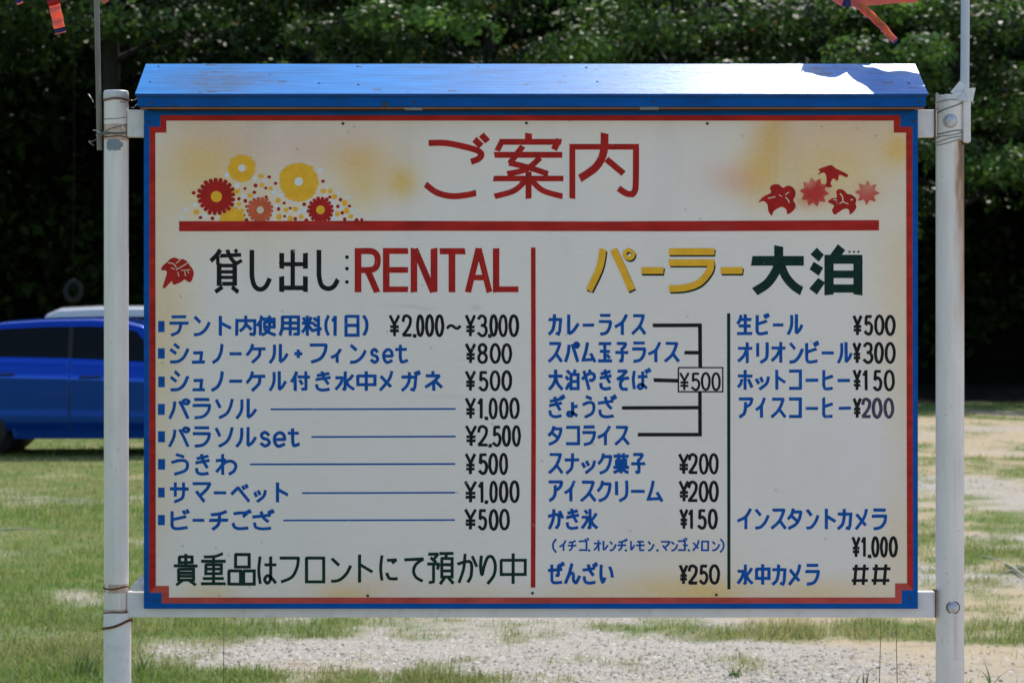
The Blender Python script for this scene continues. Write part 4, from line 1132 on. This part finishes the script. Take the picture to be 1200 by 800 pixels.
for p in ([(715, 68), (770, 125), (730, 178), (665, 120)], [(690, 178), (765, 225), (730, 288), (658, 238)], [(725, 305), (780, 340), (715, 435), (655, 388)]): flat('place_name_dash', [tr(p, 6.667, 850, 280)], M['green'], 0.0004)
for a in (970, 1005, 1040): flat('place_name_dot', [dot(850 + a / 6.667, 295, 1.3, 10)], M['green'], 0.0004)

# painted flowers
def flower(cx, cy, r, n, notch=0.16, ph=0.0, rr=0):
    p = []
    for i in range(n):
        a = 2 * math.pi * i / n + ph
        k = 2 * math.pi / n
        R1 = r * rl.uniform(0.95, 1.04)
        for (f, q) in [(g / 8, 1 - notch * abs(g / 4) ** 5) for g in range(-4, 4)]:
            p.append((cx + R1 * q * math.cos(a + f * k), cy + R1 * q * math.sin(a + f * k)))
    return p
fl = 0.0005
for (cx, cy, r, n, m, nt_, cr, cm) in ((283.6, 197, 16.2, 20, 'yellow', 0.10, 4.2, 'white_p'), (350, 213, 23.2, 26, 'yellow', 0.08, 5.0, 'white_p'), (272, 257, 14.5, 18, 'yellow', 0.10, 0, None),
                                   (253.6, 230.4, 22.6, 21, 'red', 0.24, 6.6, 'yellow'), (305, 246, 15.8, 17, 'salmon', 0.24, 4.2, 'cream'), (375.6, 246, 15.8, 17, 'red', 0.24, 5.2, 'yellow')):
    flat('flower_painting', [flower(cx, cy, r, n, nt_, rl.random())], M[m], fl)
    if cr: flat('flower_centre', [dot(cx, cy, cr, 16)], M[cm], fl + 0.00012)
    fl += 0.00002
dots = {'red': [(227, 226), (235, 255), (249, 256), (276, 245.5), (280, 233), (287.5, 235.5), (287, 221), (298, 225.5), (299.5, 217.5), (315.5, 207.5), (323, 215), (312, 231), (285.5, 252.5), (289, 258), (289, 242), (333, 238), (326.5, 245), (333.5, 253.5), (340, 244), (346, 256.5), (356.5, 239.5), (378.5, 212.5), (386.5, 231), (399, 234), (396, 242), (409.5, 241.5), (401, 249.5), (404, 257), (418, 258), (424, 257.5), (359, 258), (311.5, 220.5)],
        'yellow': [(230, 248.5), (306, 206.5), (317, 221), (279, 224), (293, 229), (280, 239.5), (284, 246.5), (326, 235), (335, 246), (346, 245), (327, 254), (340, 256), (353, 254), (379, 224), (387, 224), (392, 230.5), (404, 238), (406, 247), (395.5, 250.5), (411, 253.5), (275, 226), (307, 217)],
        'white_p': [(266, 205), (299, 209), (278, 217.5), (286, 230), (322, 226), (330, 229), (229, 240), (218, 246), (213, 254), (375, 200), (397, 226), (408, 231), (366, 236), (320, 250), (315, 258), (347, 235), (351, 248), (293, 251), (357, 246), (389, 238), (400, 243), (414, 247), (421, 252), (340, 234), (310, 212), (324, 241), (240, 253), (260, 257), (392, 256), (300, 232), (366, 256), (336, 225)]}
for m, ls in dots.items():
    for a, c_ in ls: flat('petal_dot', [dot(a, c_, (2.2 if m == 'red' else 3.0) * rl.uniform(0.8, 1.15), 9, rl.uniform(0.8, 1.1))], M[m], 0.00045 if m != 'white_p' else 0.00025)

s, ox, oy = 4.8, 840, 120
L1_ = [(235, 562), (262, 530), (305, 508), (298, 480), (320, 462), (350, 463), (372, 480), (400, 468), (430, 480), (443, 505), (440, 530), (430, 550), (443, 575), (435, 605), (398, 630), (392, 605), (370, 588), (345, 595), (318, 615), (310, 638), (290, 612), (285, 575), (262, 555)]
L2_ = [(625, 560), (650, 540), (675, 535), (672, 500), (690, 488), (715, 495), (735, 515), (760, 520), (785, 545), (780, 570), (785, 590), (770, 615), (748, 630), (742, 602), (715, 600), (690, 615), (662, 632), (648, 605), (660, 580)]
L3_ = [(567, 410), (582, 388), (570, 378), (610, 362), (645, 354), (670, 372), (735, 405), (728, 422), (690, 408), (680, 442), (655, 428), (640, 455), (648, 475), (612, 475), (618, 440), (610, 400), (588, 398)]
def star(cx, cy, r, n, inn, ph=0): return [(cx + (r if i % 2 == 0 else r * inn) * math.cos(math.pi * i / n + ph), cy + (r if i % 2 == 0 else r * inn) * math.sin(math.pi * i / n + ph)) for i in range(2 * n)]
M['spray_red'] = mat('sprayed_red_paint', (0.44, 0.035, 0.028), 0.55, var=0.5, vscale=16)
M['spray_salmon'] = mat('sprayed_salmon_paint', (0.52, 0.14, 0.09), 0.55, var=0.35, vscale=22)
M['spray'] = mat('sprayed_leaf_paint', rough=0.55, var=0.12, vscale=60, vcol=True, spec=0.12)
def soft_star(cx, cy, r, n, inn, ph, core, hole):
    """airbrushed leaf: dense colour fading unevenly towards the tips"""
    b = MB(); vs = []; cl = []; fs = []
    brd = np.array([0.80, 0.40, 0.28]); m = 2 * n * 3
    for ri, q_ in enumerate((0.0, 0.3, 0.6, 0.8, 1.0)):
        for i in range(m):
            a = 2 * math.pi * i / m + ph; f = abs((i / m * 2 * n) % 2 - 1)      # 1 at tips
            rr = r * (inn + (1 - inn) * f ** 1.4) * q_
            x, y = cx + rr * math.cos(a), cy + rr * math.sin(a)
            d_ = math.hypot(x - hole[0], y - hole[1]) / (r * hole[2])
            k = min(0.97, 0.45 + 0.55 * min(1, d_)) * (1 - 0.18 * q_ ** 4)
            p = P(ox + x / s, oy + y / s); vs.append((p.x, -0.00045, p.z)); cl.append(brd * (1 - k) + np.array(core) * k)
    for ri in range(4):
        for i in range(m):
            j2 = (i + 1) % m; fs.append((ri * m + i, ri * m + j2, ri * m + m + j2, ri * m + m + i))
    b.add(vs, fs); b.build('leaf_painting', M['spray'], panel, cl)
soft_star(548, 505, 84, 10, 0.72, 0.1, (0.56, 0.035, 0.026), (520, 450, 0.6))
soft_star(846, 508, 70, 8, 0.62, 0.05, (0.60, 0.06, 0.045), (846, 478, 1.1))
for p in (L1_, L2_, L3_): flat('lily_painting', [crom(tr(p, s, ox, oy), True, 3)], M['red'], 0.0005)
L4_ = [(193, 243), (205, 210), (240, 180), (265, 155), (300, 145), (330, 158), (365, 158), (400, 180), (415, 205), (438, 235), (447, 275), (425, 335), (395, 330), (375, 315), (350, 335), (290, 358), (275, 330), (225, 380), (205, 378), (225, 310), (238, 260), (220, 245)]
flat('lily_painting', [crom(tr(L4_, 6.667, 160, 280), True, 3)], M['red'], 0.0005)
head('petal_vein', [(7, [(245, 185), (290, 195), (312, 225)], 1), (7, [(310, 190), (345, 160)]), (7, [(310, 240), (360, 212), (410, 180)], 1), (6, [(350, 246), (420, 240)]), (6, [(270, 225), (300, 236)]), (6, [(322, 258), (332, 292)]), (6, [(375, 252), (385, 290)]), (5, [(395, 250), (410, 266)])], 'cream', 6.667, 160, 280, 0.0007)
head('petal_vein', [(5, [(288, 540), (330, 531)]), (5, [(386, 520), (406, 504)]), (5, [(386, 534), (400, 548), (408, 566)], 1), (4, [(350, 520), (366, 530)]),
                    (6, [(692, 512), (706, 530), (710, 560)], 1), (5, [(710, 560), (740, 572)]), (5, [(655, 548), (675, 548)]), (5, [(690, 570), (712, 556)]), (6, [(752, 548), (766, 548)])], 'cream', 4.8, 840, 120, 0.0007)
# nails
for (a, c_) in ((402, 145), (617, 144.5), (829, 145), (431, 697.5), (624, 694.5), (839.5, 696.5), (174, 143), (181, 703), (1066, 700), (1070, 142)):
    b = MB(); p = P(a, c_); b.lathe([(0.0034, -0.0010), (0.0030, -0.0024), (0.0005, -0.003)], (p.x, 0, p.z), 'Y', 12); b.build('nail', M['nail'], board)

# ---- little roof
roof_root = empty('roof', board.location - board.location); roof_root.parent = board
ey, ry_ = -0.055, 0.115           # eave and ridge depth
eL, eR = P(158.3, 110, ey), P(1087.8, 108.5, ey)
zE = P(0, 110, ey).z; zR = P(0, 75, ry_).z
rL, rR = P(171, 75, ry_).x, P(1072.3, 75, ry_).x
nu, nv = 460, 30
vs = []; cl = []; fs = []
for i in range(nu + 1):
    for j in range(nv + 1):
        u, v_ = i / nu, j / nv
        xl = eL.x + (rL - eL.x) * v_; xr = eR.x + (rR - eR.x) * v_
        vs.append((xl + (xr - xl) * u, ey + (ry_ - ey) * v_, zE + (zR - zE) * v_))
        c_ = np.array([0.003, 0.20, 0.56])
        n1 = mnoise.fractal(Vector((u * 9, v_ * 14, 1.3)), 1.0, 2.0, 5)
        n2 = mnoise.fractal(Vector((u * 30, v_ * 50, 5.3)), 1.0, 2.0, 4)
        grime = 1.0 * math.exp(-((u - 0.10) / 0.07) ** 2 - ((v_ - 0.45) / 0.4) ** 2) + 0.5 * math.exp(-((u - 0.865) / 0.02) ** 2 - ((v_ - 0.72) / 0.16) ** 2) + 0.25 * math.exp(-((u - 0.43) / 0.06) ** 2 - ((v_ - 0.6) / 0.3) ** 2)
        g_ = min(0.8, max(0, grime + 0.22 * n1 - 0.05) * (0.45 + 0.55 * (n2 > -0.05)))
        c_ = c_ * (1 + 0.12 * n1) * (1 - g_) + np.array([0.06, 0.07, 0.09]) * g_
        if n2 > 0.70 and n1 > 0.15: c_ = np.array([0.03, 0.03, 0.03])
        cl.append(c_)
for i in range(nu):
    for j in range(nv):
        a = i * (nv + 1) + j; fs.append((a, a + nv + 1, a + nv + 2, a + 1))
b = MB(); b.add(vs, fs)
# underside, edge and back slope
th = 0.006
yb2 = 0.285
def q(x, y, z): return (x, y, z)
base = [q(eL.x, ey, zE), q(eR.x, ey, zE), q(rR, ry_, zR), q(rL, ry_, zR), q(eL.x, yb2, zE), q(eR.x, yb2, zE)]
low = [(x, y, z - th) for x, y, z in base]
b.add(base + low, [(0, 6, 7, 1), (1, 7, 8, 2), (2, 8, 11, 5), (3, 9, 6, 0), (4, 10, 9, 3), (6, 9, 8, 7), (9, 10, 11, 8), (3, 2, 5, 4), (4, 5, 11, 10)])
cl += [np.array([0.01, 0.06, 0.22])] * 12
b.build('roof_board', M['roof'], roof_root, cl)
M['shim'] = mat('grey_shim', (0.24, 0.22, 0.22), 0.6, var=0.2)
def edge_strip(name, y0_, y1_, ya, yb_, xa, xb, m):
    b = MB(); b.box(P(xa, 0, ya).x, P(xb, 0, ya).x, ya, yb_, P(0, y1_, ya).z, P(0, y0_, ya).z, 0.001); return b.build(name, m, roof_root)
edge_strip('roof_fascia', 113.2, 125.0, -0.050, -0.036, 161, 1085, M['blue_trim'])
edge_strip('roof_edge', 110.6, 113.4, -0.0545, -0.030, 159.5, 1086.5, mat('mossy_blue_paint', (0.012, 0.06, 0.13), 0.7, var=0.5, vscale=40, stretch=(0.3, 1, 1), dirt=0.7, dirtcol=(0.02, 0.025, 0.02), dscale=20))
edge_strip('batten', 125.6, 127.4, -0.044, -0.006, 164, 1083, M['wood_edge'])
edge_strip('batten_painted_shade', 126.6, 128.9, -0.030, 0.018, 172, 1072, M['dark'])  # near-black strip painted in for the shade under the batten
for (a, b_, c_, d_) in ((474, 495, 126.0, 128.6), (750, 772, 125.4, 128.2)):
    b = MB(); p0 = P(a, c_, -0.046); p1 = P(b_, d_, -0.046); b.box(p0.x, p1.x, -0.046, -0.030, p1.z, p0.z); b.build('shim', M['shim'], roof_root)
for (a, c_, s_) in ((451, 122, 3.2), (486, 119.6, 1.8), (176, 121, 1.6), (206, 123, 1.5), (766, 119, 1.6), (1076, 119, 1.5)):
    b = MB(); p = P(a, c_, -0.0512); b.lathe([(s_ * PX, 0.001), (s_ * PX * 0.8, -0.0008), (0.0002, -0.0012)], (p.x, p.y, p.z), 'Y', 9); b.build('knot', M['nail'], roof_root)
for (a, v_) in ((374, 0.35), (419, 0.92), (420, 0.3), (687, 0.88), (700, 0.4), (1065, 0.35), (1045, 0.92), (176, 0.4), (186, 0.92)):
    y = ey + (ry_ - ey) * v_; z = zE + (zR - zE) * v_; x = P(a, 0, y).x
    b = MB(); b.lathe([(0.003, -0.0005), (0.0025, 0.001), (0.0003, 0.0014)], (x, y, z), 'Z', 10); b.build('nail', M['nail'], roof_root)

# bolts
def bolt(px, py, Y, r):
    p = P(px, py, Y); b = MB()
    b.lathe([(r * 1.25, 0.004), (r * 1.22, -0.001), (r, -0.002), (r, -0.007), (r * 0.75, -0.0105), (0.0004, -0.0125)], (p.x, p.y, p.z), 'Y', 18)
    b.build('bolt', M['bolt'], board)
bolt(1113.8, 142, 0.0008, 0.0135); bolt(1117, 711.5, 0.0008, 0.0110)
b = MB(); p = P(1117, 711.5, 0.0018); b.lathe([(0.0165, 0.002), (0.0155, -0.0006), (0.010, -0.0008)], (p.x, p.y, p.z), 'Y', 18); b.build('washer', M['rust'], board)

# wire ties round the posts
def wire(cx, py, r, m, tilt=0.0, Y=0.032, rw=0.0011, turns=1, name='wire_tie', pitch=0.003, x_extra=0.0):
    c = P(cx, py, Y); b = MB(); pts = []
    N = int(36 * turns)
    for i in range(N + 1):
        a = i / 36 * 2 * math.pi
        ex = x_extra if math.cos(a) < 0 else 0
        pts.append((c.x + (r + (ex if ex and math.cos(a) < -0.2 else 0)) * math.cos(a), c.y + r * math.sin(a), c.z + tilt * math.cos(a) * PX + pitch * i / 36 + 0.0012 * math.sin(a * 3 + py)))
    b.tube(pts, rw, 6); b.build(name, m, board)
rL_ = 0.0292
wire(136.3, 119, rL_ + 0.0008, M['rust'], 0, turns=2, rw=0.0012)
wire(136.0, 141, rL_, M['wire'], 1.0, rw=0.0009)
wire(136.3, 152, rL_, M['wire'], 5, rw=0.0012, turns=1)
wire(136.0, 159, rL_, M['wire'], 0.5, rw=0.0014, turns=2.5, x_extra=0.013)
wire(136.0, 162, rL_, M['rust'], -0.5, rw=0.0014, turns=1.5)
wire(136.3, 688.5, rL_, M['rust'], 1.0, rw=0.0020, turns=1.5, pitch=0.002)
wire(137.3, 717, 0.0318, M['rust'], 0.5, rw=0.0014)
wire(137.5, 732, 0.0335, M['rust'], 5.0, rw=0.0032, turns=1)
for (cx, py, tl, rw, m) in ((1113.2, 120, 1, 0.0009, 'wire'), (1113.2, 127.5, 7, 0.0014, 'wire'), (1113.6, 156.5, 2, 0.0014, 'wire'), (1113.6, 160, 3, 0.0011, 'wire'), (1113.6, 164, 4, 0.0011, 'wire'), (1113.4, 168, 4, 0.0009, 'wire')):
    wire(cx, py, 0.0342, M[m], tl, 0.034, rw)
# curled wire ends
def curl(cx, cy, Y, m, sd_, size, n=16):
    rr = random.Random(sd_); b = MB(); c = P(cx, cy, Y); pts = []
    a = rr.uniform(0, 6)
    x, z, y = 0.0, 0.0, 0.0
    for i in range(n):
        a += rr.uniform(-0.9, 1.3); x += math.cos(a) * size * 0.3; z += math.sin(a) * size * 0.25; y += rr.uniform(-0.2, 0.2) * size
        x *= 0.9; z *= 0.9
        pts.append((c.x + x, c.y + y, c.z + z))
    b.tube(pts, 0.0010, 5); b.build('wire_end', m, board)
curl(152, 119, 0.03, M['bright_wire'], 2, 0.018); curl(154, 124, 0.026, M['bright_wire'], 5, 0.016); curl(151, 117, 0.02, M['rust'], 8, 0.014)
curl(110, 122, 0.03, M['bright_wire'], 3, 0.020, 9); curl(111, 157, 0.03, M['bright_wire'], 6, 0.018, 9); curl(115, 164, 0.02, M['wire'], 9, 0.014)

# white strip tucked between the left post and the lower rail
b = MB()
p = [P(152, 690, 0.01), P(160, 680, 0.012), P(169, 671, 0.02), P(169.5, 681, 0.02), P(160, 692.4, 0.012)]
b.add([tuple(v) for v in p] + [(v.x, v.y + 0.004, v.z) for v in p], [(0, 1, 2, 3, 4), (9, 8, 7, 6, 5)] + [(i, i + 5, (i + 1) % 5 + 5, (i + 1) % 5) for i in range(5)])
p = [P(152, 690, 0.006), P(158, 682, 0.006), P(169, 684, 0.012), P(169, 692.6, 0.012), P(155, 692.6, 0.006)]
b.add([tuple(v) for v in p] + [(v.x, v.y + 0.003, v.z) for v in p], [(0, 1, 2, 3, 4), (9, 8, 7, 6, 5)] + [(i, i + 5, (i + 1) % 5 + 5, (i + 1) % 5) for i in range(5)])
o = b.build('plastic_strip', M['strap'], None); tag(o, 'scrap of white plastic tucked between left post and lower rail', 'plastic scrap')

# ------------------------------------------------------------------ poles tied to the posts
pole = empty('pole', P(115.5, 176, 0.03)); tag(pole, 'thin weathered wooden pole wired to the left post', 'pole')
b = MB(); pts = [P(116.5, 176, 0.035), P(115.6, 118, 0.035), P(114.5, 60, 0.035), P(113.2, 0, 0.035), P(110.5, -170, 0.04)]
b.tube(pts, [0.0062, 0.0064, 0.0066, 0.0066, 0.0058], 10); b.build('shaft', M['stick'], pole)
pole2 = empty('pole', P(1131, 172, 0.034)); tag(pole2, 'grey plastic pipe pole strapped to the top of the right post', 'pole')
b = MB(); pts = [P(1130.5, 110, 0.034), P(1131, 50, 0.034), P(1131.2, 0, 0.034), P(1132, -180, 0.034)]
b.tube(pts, 0.0106, 16); b.build('shaft', M['pipe'], pole2)
b = MB(); p0 = P(1125.5, 168, 0.03); p1 = P(1135.4, 119, 0.03); b.box(p0.x + 0.0015, p1.x, 0.005, 0.033, p0.z, p1.z, 0.003); b.build('socket', M['white_metal'], pole2)
b = MB(); p = P(1129.5, 168.5, 0.02); b.lathe([(0.0085, 0.006), (0.0078, -0.0015), (0.006, -0.001), (0.0055, 0.004)], (p.x, 0.02, p.z), 'Z', 14); b.build('rusty_end', M['rust'], pole2)
# strap knot, folded bands
def slab(b, pts, th, Yf):
    vs = [P(a, c_, y) for a, c_, y in pts]; n = len(vs)
    b.add([tuple(v) for v in vs] + [(v.x, v.y + th, v.z) for v in vs], [tuple(range(n)), tuple(range(n, 2 * n))[::-1]] + [(i, i + n, (i + 1) % n + n, (i + 1) % n) for i in range(n)])
knot = MB()
slab(knot, [(1114, 108, 0.012), (1125, 95, 0.018), (1134.5, 103, 0.016), (1122, 111.5, 0.006)], 0.003, 0)
slab(knot, [(1121, 118, 0.000), (1131, 105.5, 0.006), (1135, 118.5, 0.000)], 0.003, 0)
slab(knot, [(1130.5, 104, 0.004), (1143.4, 103, 0.012), (1140, 119.5, 0.010), (1134, 118, 0.000)], 0.004, 0)
slab(knot, [(1112, 111, 0.002), (1124, 108.5, 0.000), (1122, 116, -0.002), (1113, 115.5, -0.0005)], 0.003, 0)
knot.build('strap', M['strap'], pole2)

# ------------------------------------------------------------------ streamers
M['st_salmon'] = mat('salmon_cloth', (0.90, 0.25, 0.17), 0.6, var=0.12, vscale=30, transl=0.45)
M['st_red'] = mat('red_cloth', (0.42, 0.015, 0.02), 0.6, var=0.15, vscale=30, transl=0.3)
M['st_navy'] = mat('navy_cloth', (0.008, 0.018, 0.11), 0.6, var=0.2, vscale=30, transl=0.1)
M['st_orange'] = mat('orange_cloth', (0.70, 0.25, 0.05), 0.55, var=0.2, vscale=30, transl=0.4)
M['st_pink'] = mat('pink_cloth', (0.82, 0.22, 0.20), 0.45, var=0.3, vscale=25, transl=0.4)
def strip(root, pts, w, segs, m_parts, twist=0.0, name='tail'):
    """cloth ribbon with body; pts px,py,Y; w px; m_parts list of (t0,t1,material)"""
    P3 = [P(*p) for p in pts]
    c2 = crom([(a, b_) for a, b_ in [(q.x, q.z) for q in P3]], False, segs); cy = crom([(q.y, 0) for q in P3], False, segs)
    n = len(c2)
    first = None
    for (t0, t1, m) in m_parts:
        i0, i1 = int(round(t0 * (n - 1))), int(round(t1 * (n - 1)))
        b = MB(); vs = []; fs = []
        for k, i in enumerate(range(i0, i1 + 1)):
            a = Vector(c2[max(i - 1, 0)]); c_ = Vector(c2[min(i + 1, n - 1)]); t = (c_ - a).normalized(); nn = Vector((-t.y, t.x))
            ca = math.cos(twist * i / (n - 1)); sa = math.sin(twist * i / (n - 1))
            for e in (-1, 0, 1):
                hw_ = w * PX * 0.5 * e
                vs.append((c2[i][0] + nn.x * hw_ * ca, cy[i][0] + hw_ * sa + 0.004 * math.sin(i * 0.7) + (0.004 if e == 0 else 0), c2[i][1] + nn.y * hw_ * ca))
        m_ = i1 - i0 + 1; base = len(vs)
        vs2 = vs + [(x, y + 0.0012, z) for x, y, z in vs]
        for k in range(m_ - 1):
            for e in (0, 1):
                a = k * 3 + e; fs.append((a, a + 3, a + 4, a + 1)); fs.append((a + base + 1, a + base + 4, a + base + 3, a + base))
        b.add(vs2, fs, True)
        o = b.build(name if first is None else 'band', m, root if first is None else first)
        if first is None: first = o
    return first
def cone(b, path, rads, n=18): b.tube([P(*p) for p in path], rads, n, caps=False)

s1 = empty('streamer', P(45, -80, 0.10)); tag(s1, 'salmon cloth streamer with navy banded tails hanging left of the wooden pole', 'streamer')
b = MB(); cone(b, [(30, -150, .10), (36, -125, .10), (42, -95, .10), (47, -70, .10)], [0.05, 0.055, 0.05, 0.022]); b.build('body', M['st_salmon'], s1)
b = MB(); b.tube([P(30, -150, .1), P(70, -170, .08), P(110, -165, .04)], 0.0015, 5); b.build('string', M['bright_wire'], s1)
SAL, NAV, RED = M['st_salmon'], M['st_navy'], M['st_red']
strip(s1, [(47, -74, .10), (57, -20, .10), (64.5, 10, .095), (71, 39.5, .09)], 13.5, 20, [(0, .62, RED), (.60, .90, SAL), (.90, .972, NAV), (.972, 1, SAL)])
strip(s1, [(46, -74, .10), (16, -40, .10), (12, -20, .10), (24, 5, .10)], 9, 14, [(0, .85, RED), (.84, .95, NAV), (.95, 1, SAL)], 0.6)
strip(s1, [(47, -74, .11), (80, -50, .12), (110, -18, .12), (124.5, 3.5, .12)], 7, 14, [(0, .8, SAL), (.8, .9, NAV), (.9, 1, SAL)], 0.3)
strip(s1, [(48, -74, .11), (70, -60, .12), (84, -30, .12), (88, -8, .12)], 12, 12, [(0, .8, SAL), (.8, .92, NAV), (.92, 1, SAL)], 0.3)

YS = 0.24
s2 = empty('streamer', P(985, -10, YS)); tag(s2, 'salmon and orange cloth streamer blowing above the right end of the roof', 'streamer')
b = MB(); cone(b, [(962, -52, .315), (970, -49, .31), (980, -40, .295), (990, -24, .27), (999, -8, .25), (1003, 0, YS)], [0.018, 0.021, 0.030, 0.036, 0.026, 0.012]); b.build('body', M['st_pink'], s2)
b = MB(); pts = []
c = P(960, -53, .318)
for i in range(25):
    a = i / 24 * 6.2832; pts.append((c.x + 0.004 * math.cos(a), c.y + 0.018 * math.cos(a), c.z + 0.018 * math.sin(a)))
b.tube(pts, 0.0016, 6); b.build('mouth_ring', M['bright_wire'], s2)
b = MB(); b.tube([P(960, -53, .318), P(950, -54, .32), P(1000, -120, .2), P(1131, -170, .04)], 0.0012, 5); b.build('string', M['bright_wire'], s2)
strip(s2, [(975, -6, YS + .01), (987, 2, YS), (1001, 2.5, YS - .02), (1030, 0.5, YS - .04), (1075, -3, YS - .06)], 11, 10, [(0, .28, M['st_pink']), (.28, .44, NAV), (.44, 1, SAL)])
strip(s2, [(1001, 2, YS - .03), (1016, 14, YS - .03), (1034, 31, YS - .03), (1050, 50, YS - .03)], 10.5, 12, [(0, .94, M['st_pink']), (.94, 1, NAV)], 0.5)
strip(s2, [(1005, 3, YS - .035), (1019, 15, YS - .036), (1035, 30, YS - .036), (1046, 44, YS - .036)], 4.0, 12, [(0, 1, M['st_orange'])], 0.5)
for (ex, ey_, w_, y_) in ((1112, -14, 18, -.05), (1124, -24, 18, -.075), (1120, -34, 18, -.05), (1126, -46, 18, -.075), (1112, -22, 18, -.02), (1060, -26, 14, .06)):
    strip(s2, [(1000, 0, YS), (1030, -8 + ey_ * 0.3, YS + y_ * .5), (1066, ey_ * 0.8, YS + y_), (ex, ey_, YS + y_)], w_, 10, [(0, .84, SAL), (.84, .93, NAV), (.93, 1, SAL)])

# ------------------------------------------------------------------ weeds and litter near the board
M['stalk'] = mat('weed_stalk', (0.16, 0.17, 0.06), 0.7, var=0.2, transl=0.2)
M['weed'] = mat('weed_leaf', (0.10, 0.16, 0.04), 0.55, var=0.25, vscale=20, transl=0.35)
def stalk(px, ptop, Y, lean, label, seedhead=True):
    base = P(px, 0, Y); t = P(px, ptop, Y); root = empty('weed_stalk', (base.x, Y, 0)); tag(root, label, 'weed', 'tall weed stalks at the foot of the board')
    b = MB(); pts = [(base.x - lean, Y, -0.01), (base.x - lean * 0.5, Y, t.z * 0.4), (base.x, Y, t.z * 0.8), (base.x + lean * 0.3, Y, t.z)]
    b.tube(pts, [0.0016, 0.0014, 0.0011, 0.0006], 6); b.build('stem', M['stalk'], root)
    b = MB()
    for k in range(7):
        a = k * 0.9; L_ = 0.22 + 0.05 * (k % 3)
        p0 = Vector((base.x - lean, Y, 0.0)); dv = Vector((math.cos(a), math.sin(a), 0))
        def lf(u, v_, p0=p0, dv=dv, L_=L_):
            s_ = (v_ - 0.5) * 0.008 * (1 - u) ; c_ = p0 + dv * (L_ * 0.6 * u) + Vector((0, 0, L_ * (u - 0.55 * u * u) * 1.3))
            return c_ + Vector((-dv.y, dv.x, 0)) * s_
        b.grid(lf, 8, 1)
    b.build('leaf', M['weed'], root)
stalk(1031, 712, 0.45, 0.012, 'thin weed stalk below the lower right rail, left of the pair')
stalk(1051, 706, 0.50, -0.010, 'thin weed stalk below the lower right rail, right of the pair')
stalk(262, 712, 0.40, 0.006, 'thin weed stalk below the left part of the lower rail')

def tuft(px, py, Yt, n, hmin, hmax, label, seed, col='weed', spread=0.10):
    """grass tuft whose foot is where the photo pixel meets the ground"""
    rr = random.Random(seed)
    d_ = CAM_H / ((py - HORIZON) * PX) * CAM_D; Y = d_ - CAM_D; x = (px - 600) * PX * d_ / CAM_D
    b = MB()
    for k in range(n):
        a = rr.uniform(0, 6.283); L_ = rr.uniform(hmin, hmax); ln = rr.uniform(0.25, 0.8); wv = rr.uniform(0.004, 0.008)
        p0 = Vector((x + rr.gauss(0, spread * 0.4), Y + rr.gauss(0, spread * 0.4), -0.01)); dv = Vector((math.cos(a), math.sin(a), 0))
        def lf(u, v_, p0=p0, dv=dv, L_=L_, ln=ln, wv=wv):
            s_ = (v_ - 0.5) * 2 * wv * (1 - u ** 1.5)
            return p0 + dv * (L_ * ln * u * u) + Vector((0, 0, L_ * (u - 0.3 * ln * u * u))) + Vector((-dv.y, dv.x, 0)) * s_
        b.grid(lf, 6, 1)
    o = b.build('grass_tuft', M[col], None)
    tag(o, label, 'grass tuft', 'taller grass tufts in the field')
tuft(100, 792, 0, 22, 0.08, 0.20, 'tall dark grass tuft at the bottom left, beside the left post', 1)
tuft(168, 790, 0, 7, 0.08, 0.20, 'pale sparse grass tuft just right of the left post', 2)
tuft(1002, 806, 0, 4, 0.08, 0.19, 'few green blades on the sand below the double hash price', 4)
tuft(1158, 806, 0, 4, 0.08, 0.17, 'few green blades on the sand right of the right post', 5)
tuft(860, 792, 0, 14, 0.03, 0.07, 'small green tuft on the bare gravel under the green divider', 6, spread=0.03)

def branch(label, specs, name='fallen_branch'):
    b = MB()
    for (ax_, ay_, bx_, by_, r, lift) in specs:
        def gp(px, py, z):
            d_ = (CAM_H - z) / ((py - HORIZON) * PX) * CAM_D; return Vector(((px - 600) * PX * d_ / CAM_D, d_ - CAM_D, z))
        a = gp(ax_, ay_, r); c_ = gp(bx_, by_, r + lift); m_ = (a + c_) / 2 + Vector((0, 0, 0.01))
        b.tube([a, m_, c_], [r, r * 0.8, r * 0.45], 7)
    o = b.build(name, M['dry'], None); tag(o, label, 'branch')
M['dry'] = mat('bleached_twig', (0.30, 0.31, 0.25), 0.8, var=0.25, vscale=10)
branch('pile of bleached fallen twigs on the gravel at the right edge', [(1152, 652, 1174, 658, 0.006, 0), (1178, 660, 1200, 675, 0.008, 0.02), (1184, 666, 1224, 671, 0.007, 0), (1178, 671, 1212, 661, 0.006, 0.03), (1192, 662, 1230, 678, 0.007, 0.01), (1182, 668, 1202, 677, 0.006, 0)])
branch('thin bleached stick lying in the grass left of the left post', [(70, 587, 116, 586.3, 0.006, 0)], 'stick')
branch('short grey stick lying in the grass at the left edge', [(-6, 621.5, 46, 620, 0.007, 0)], 'stick')
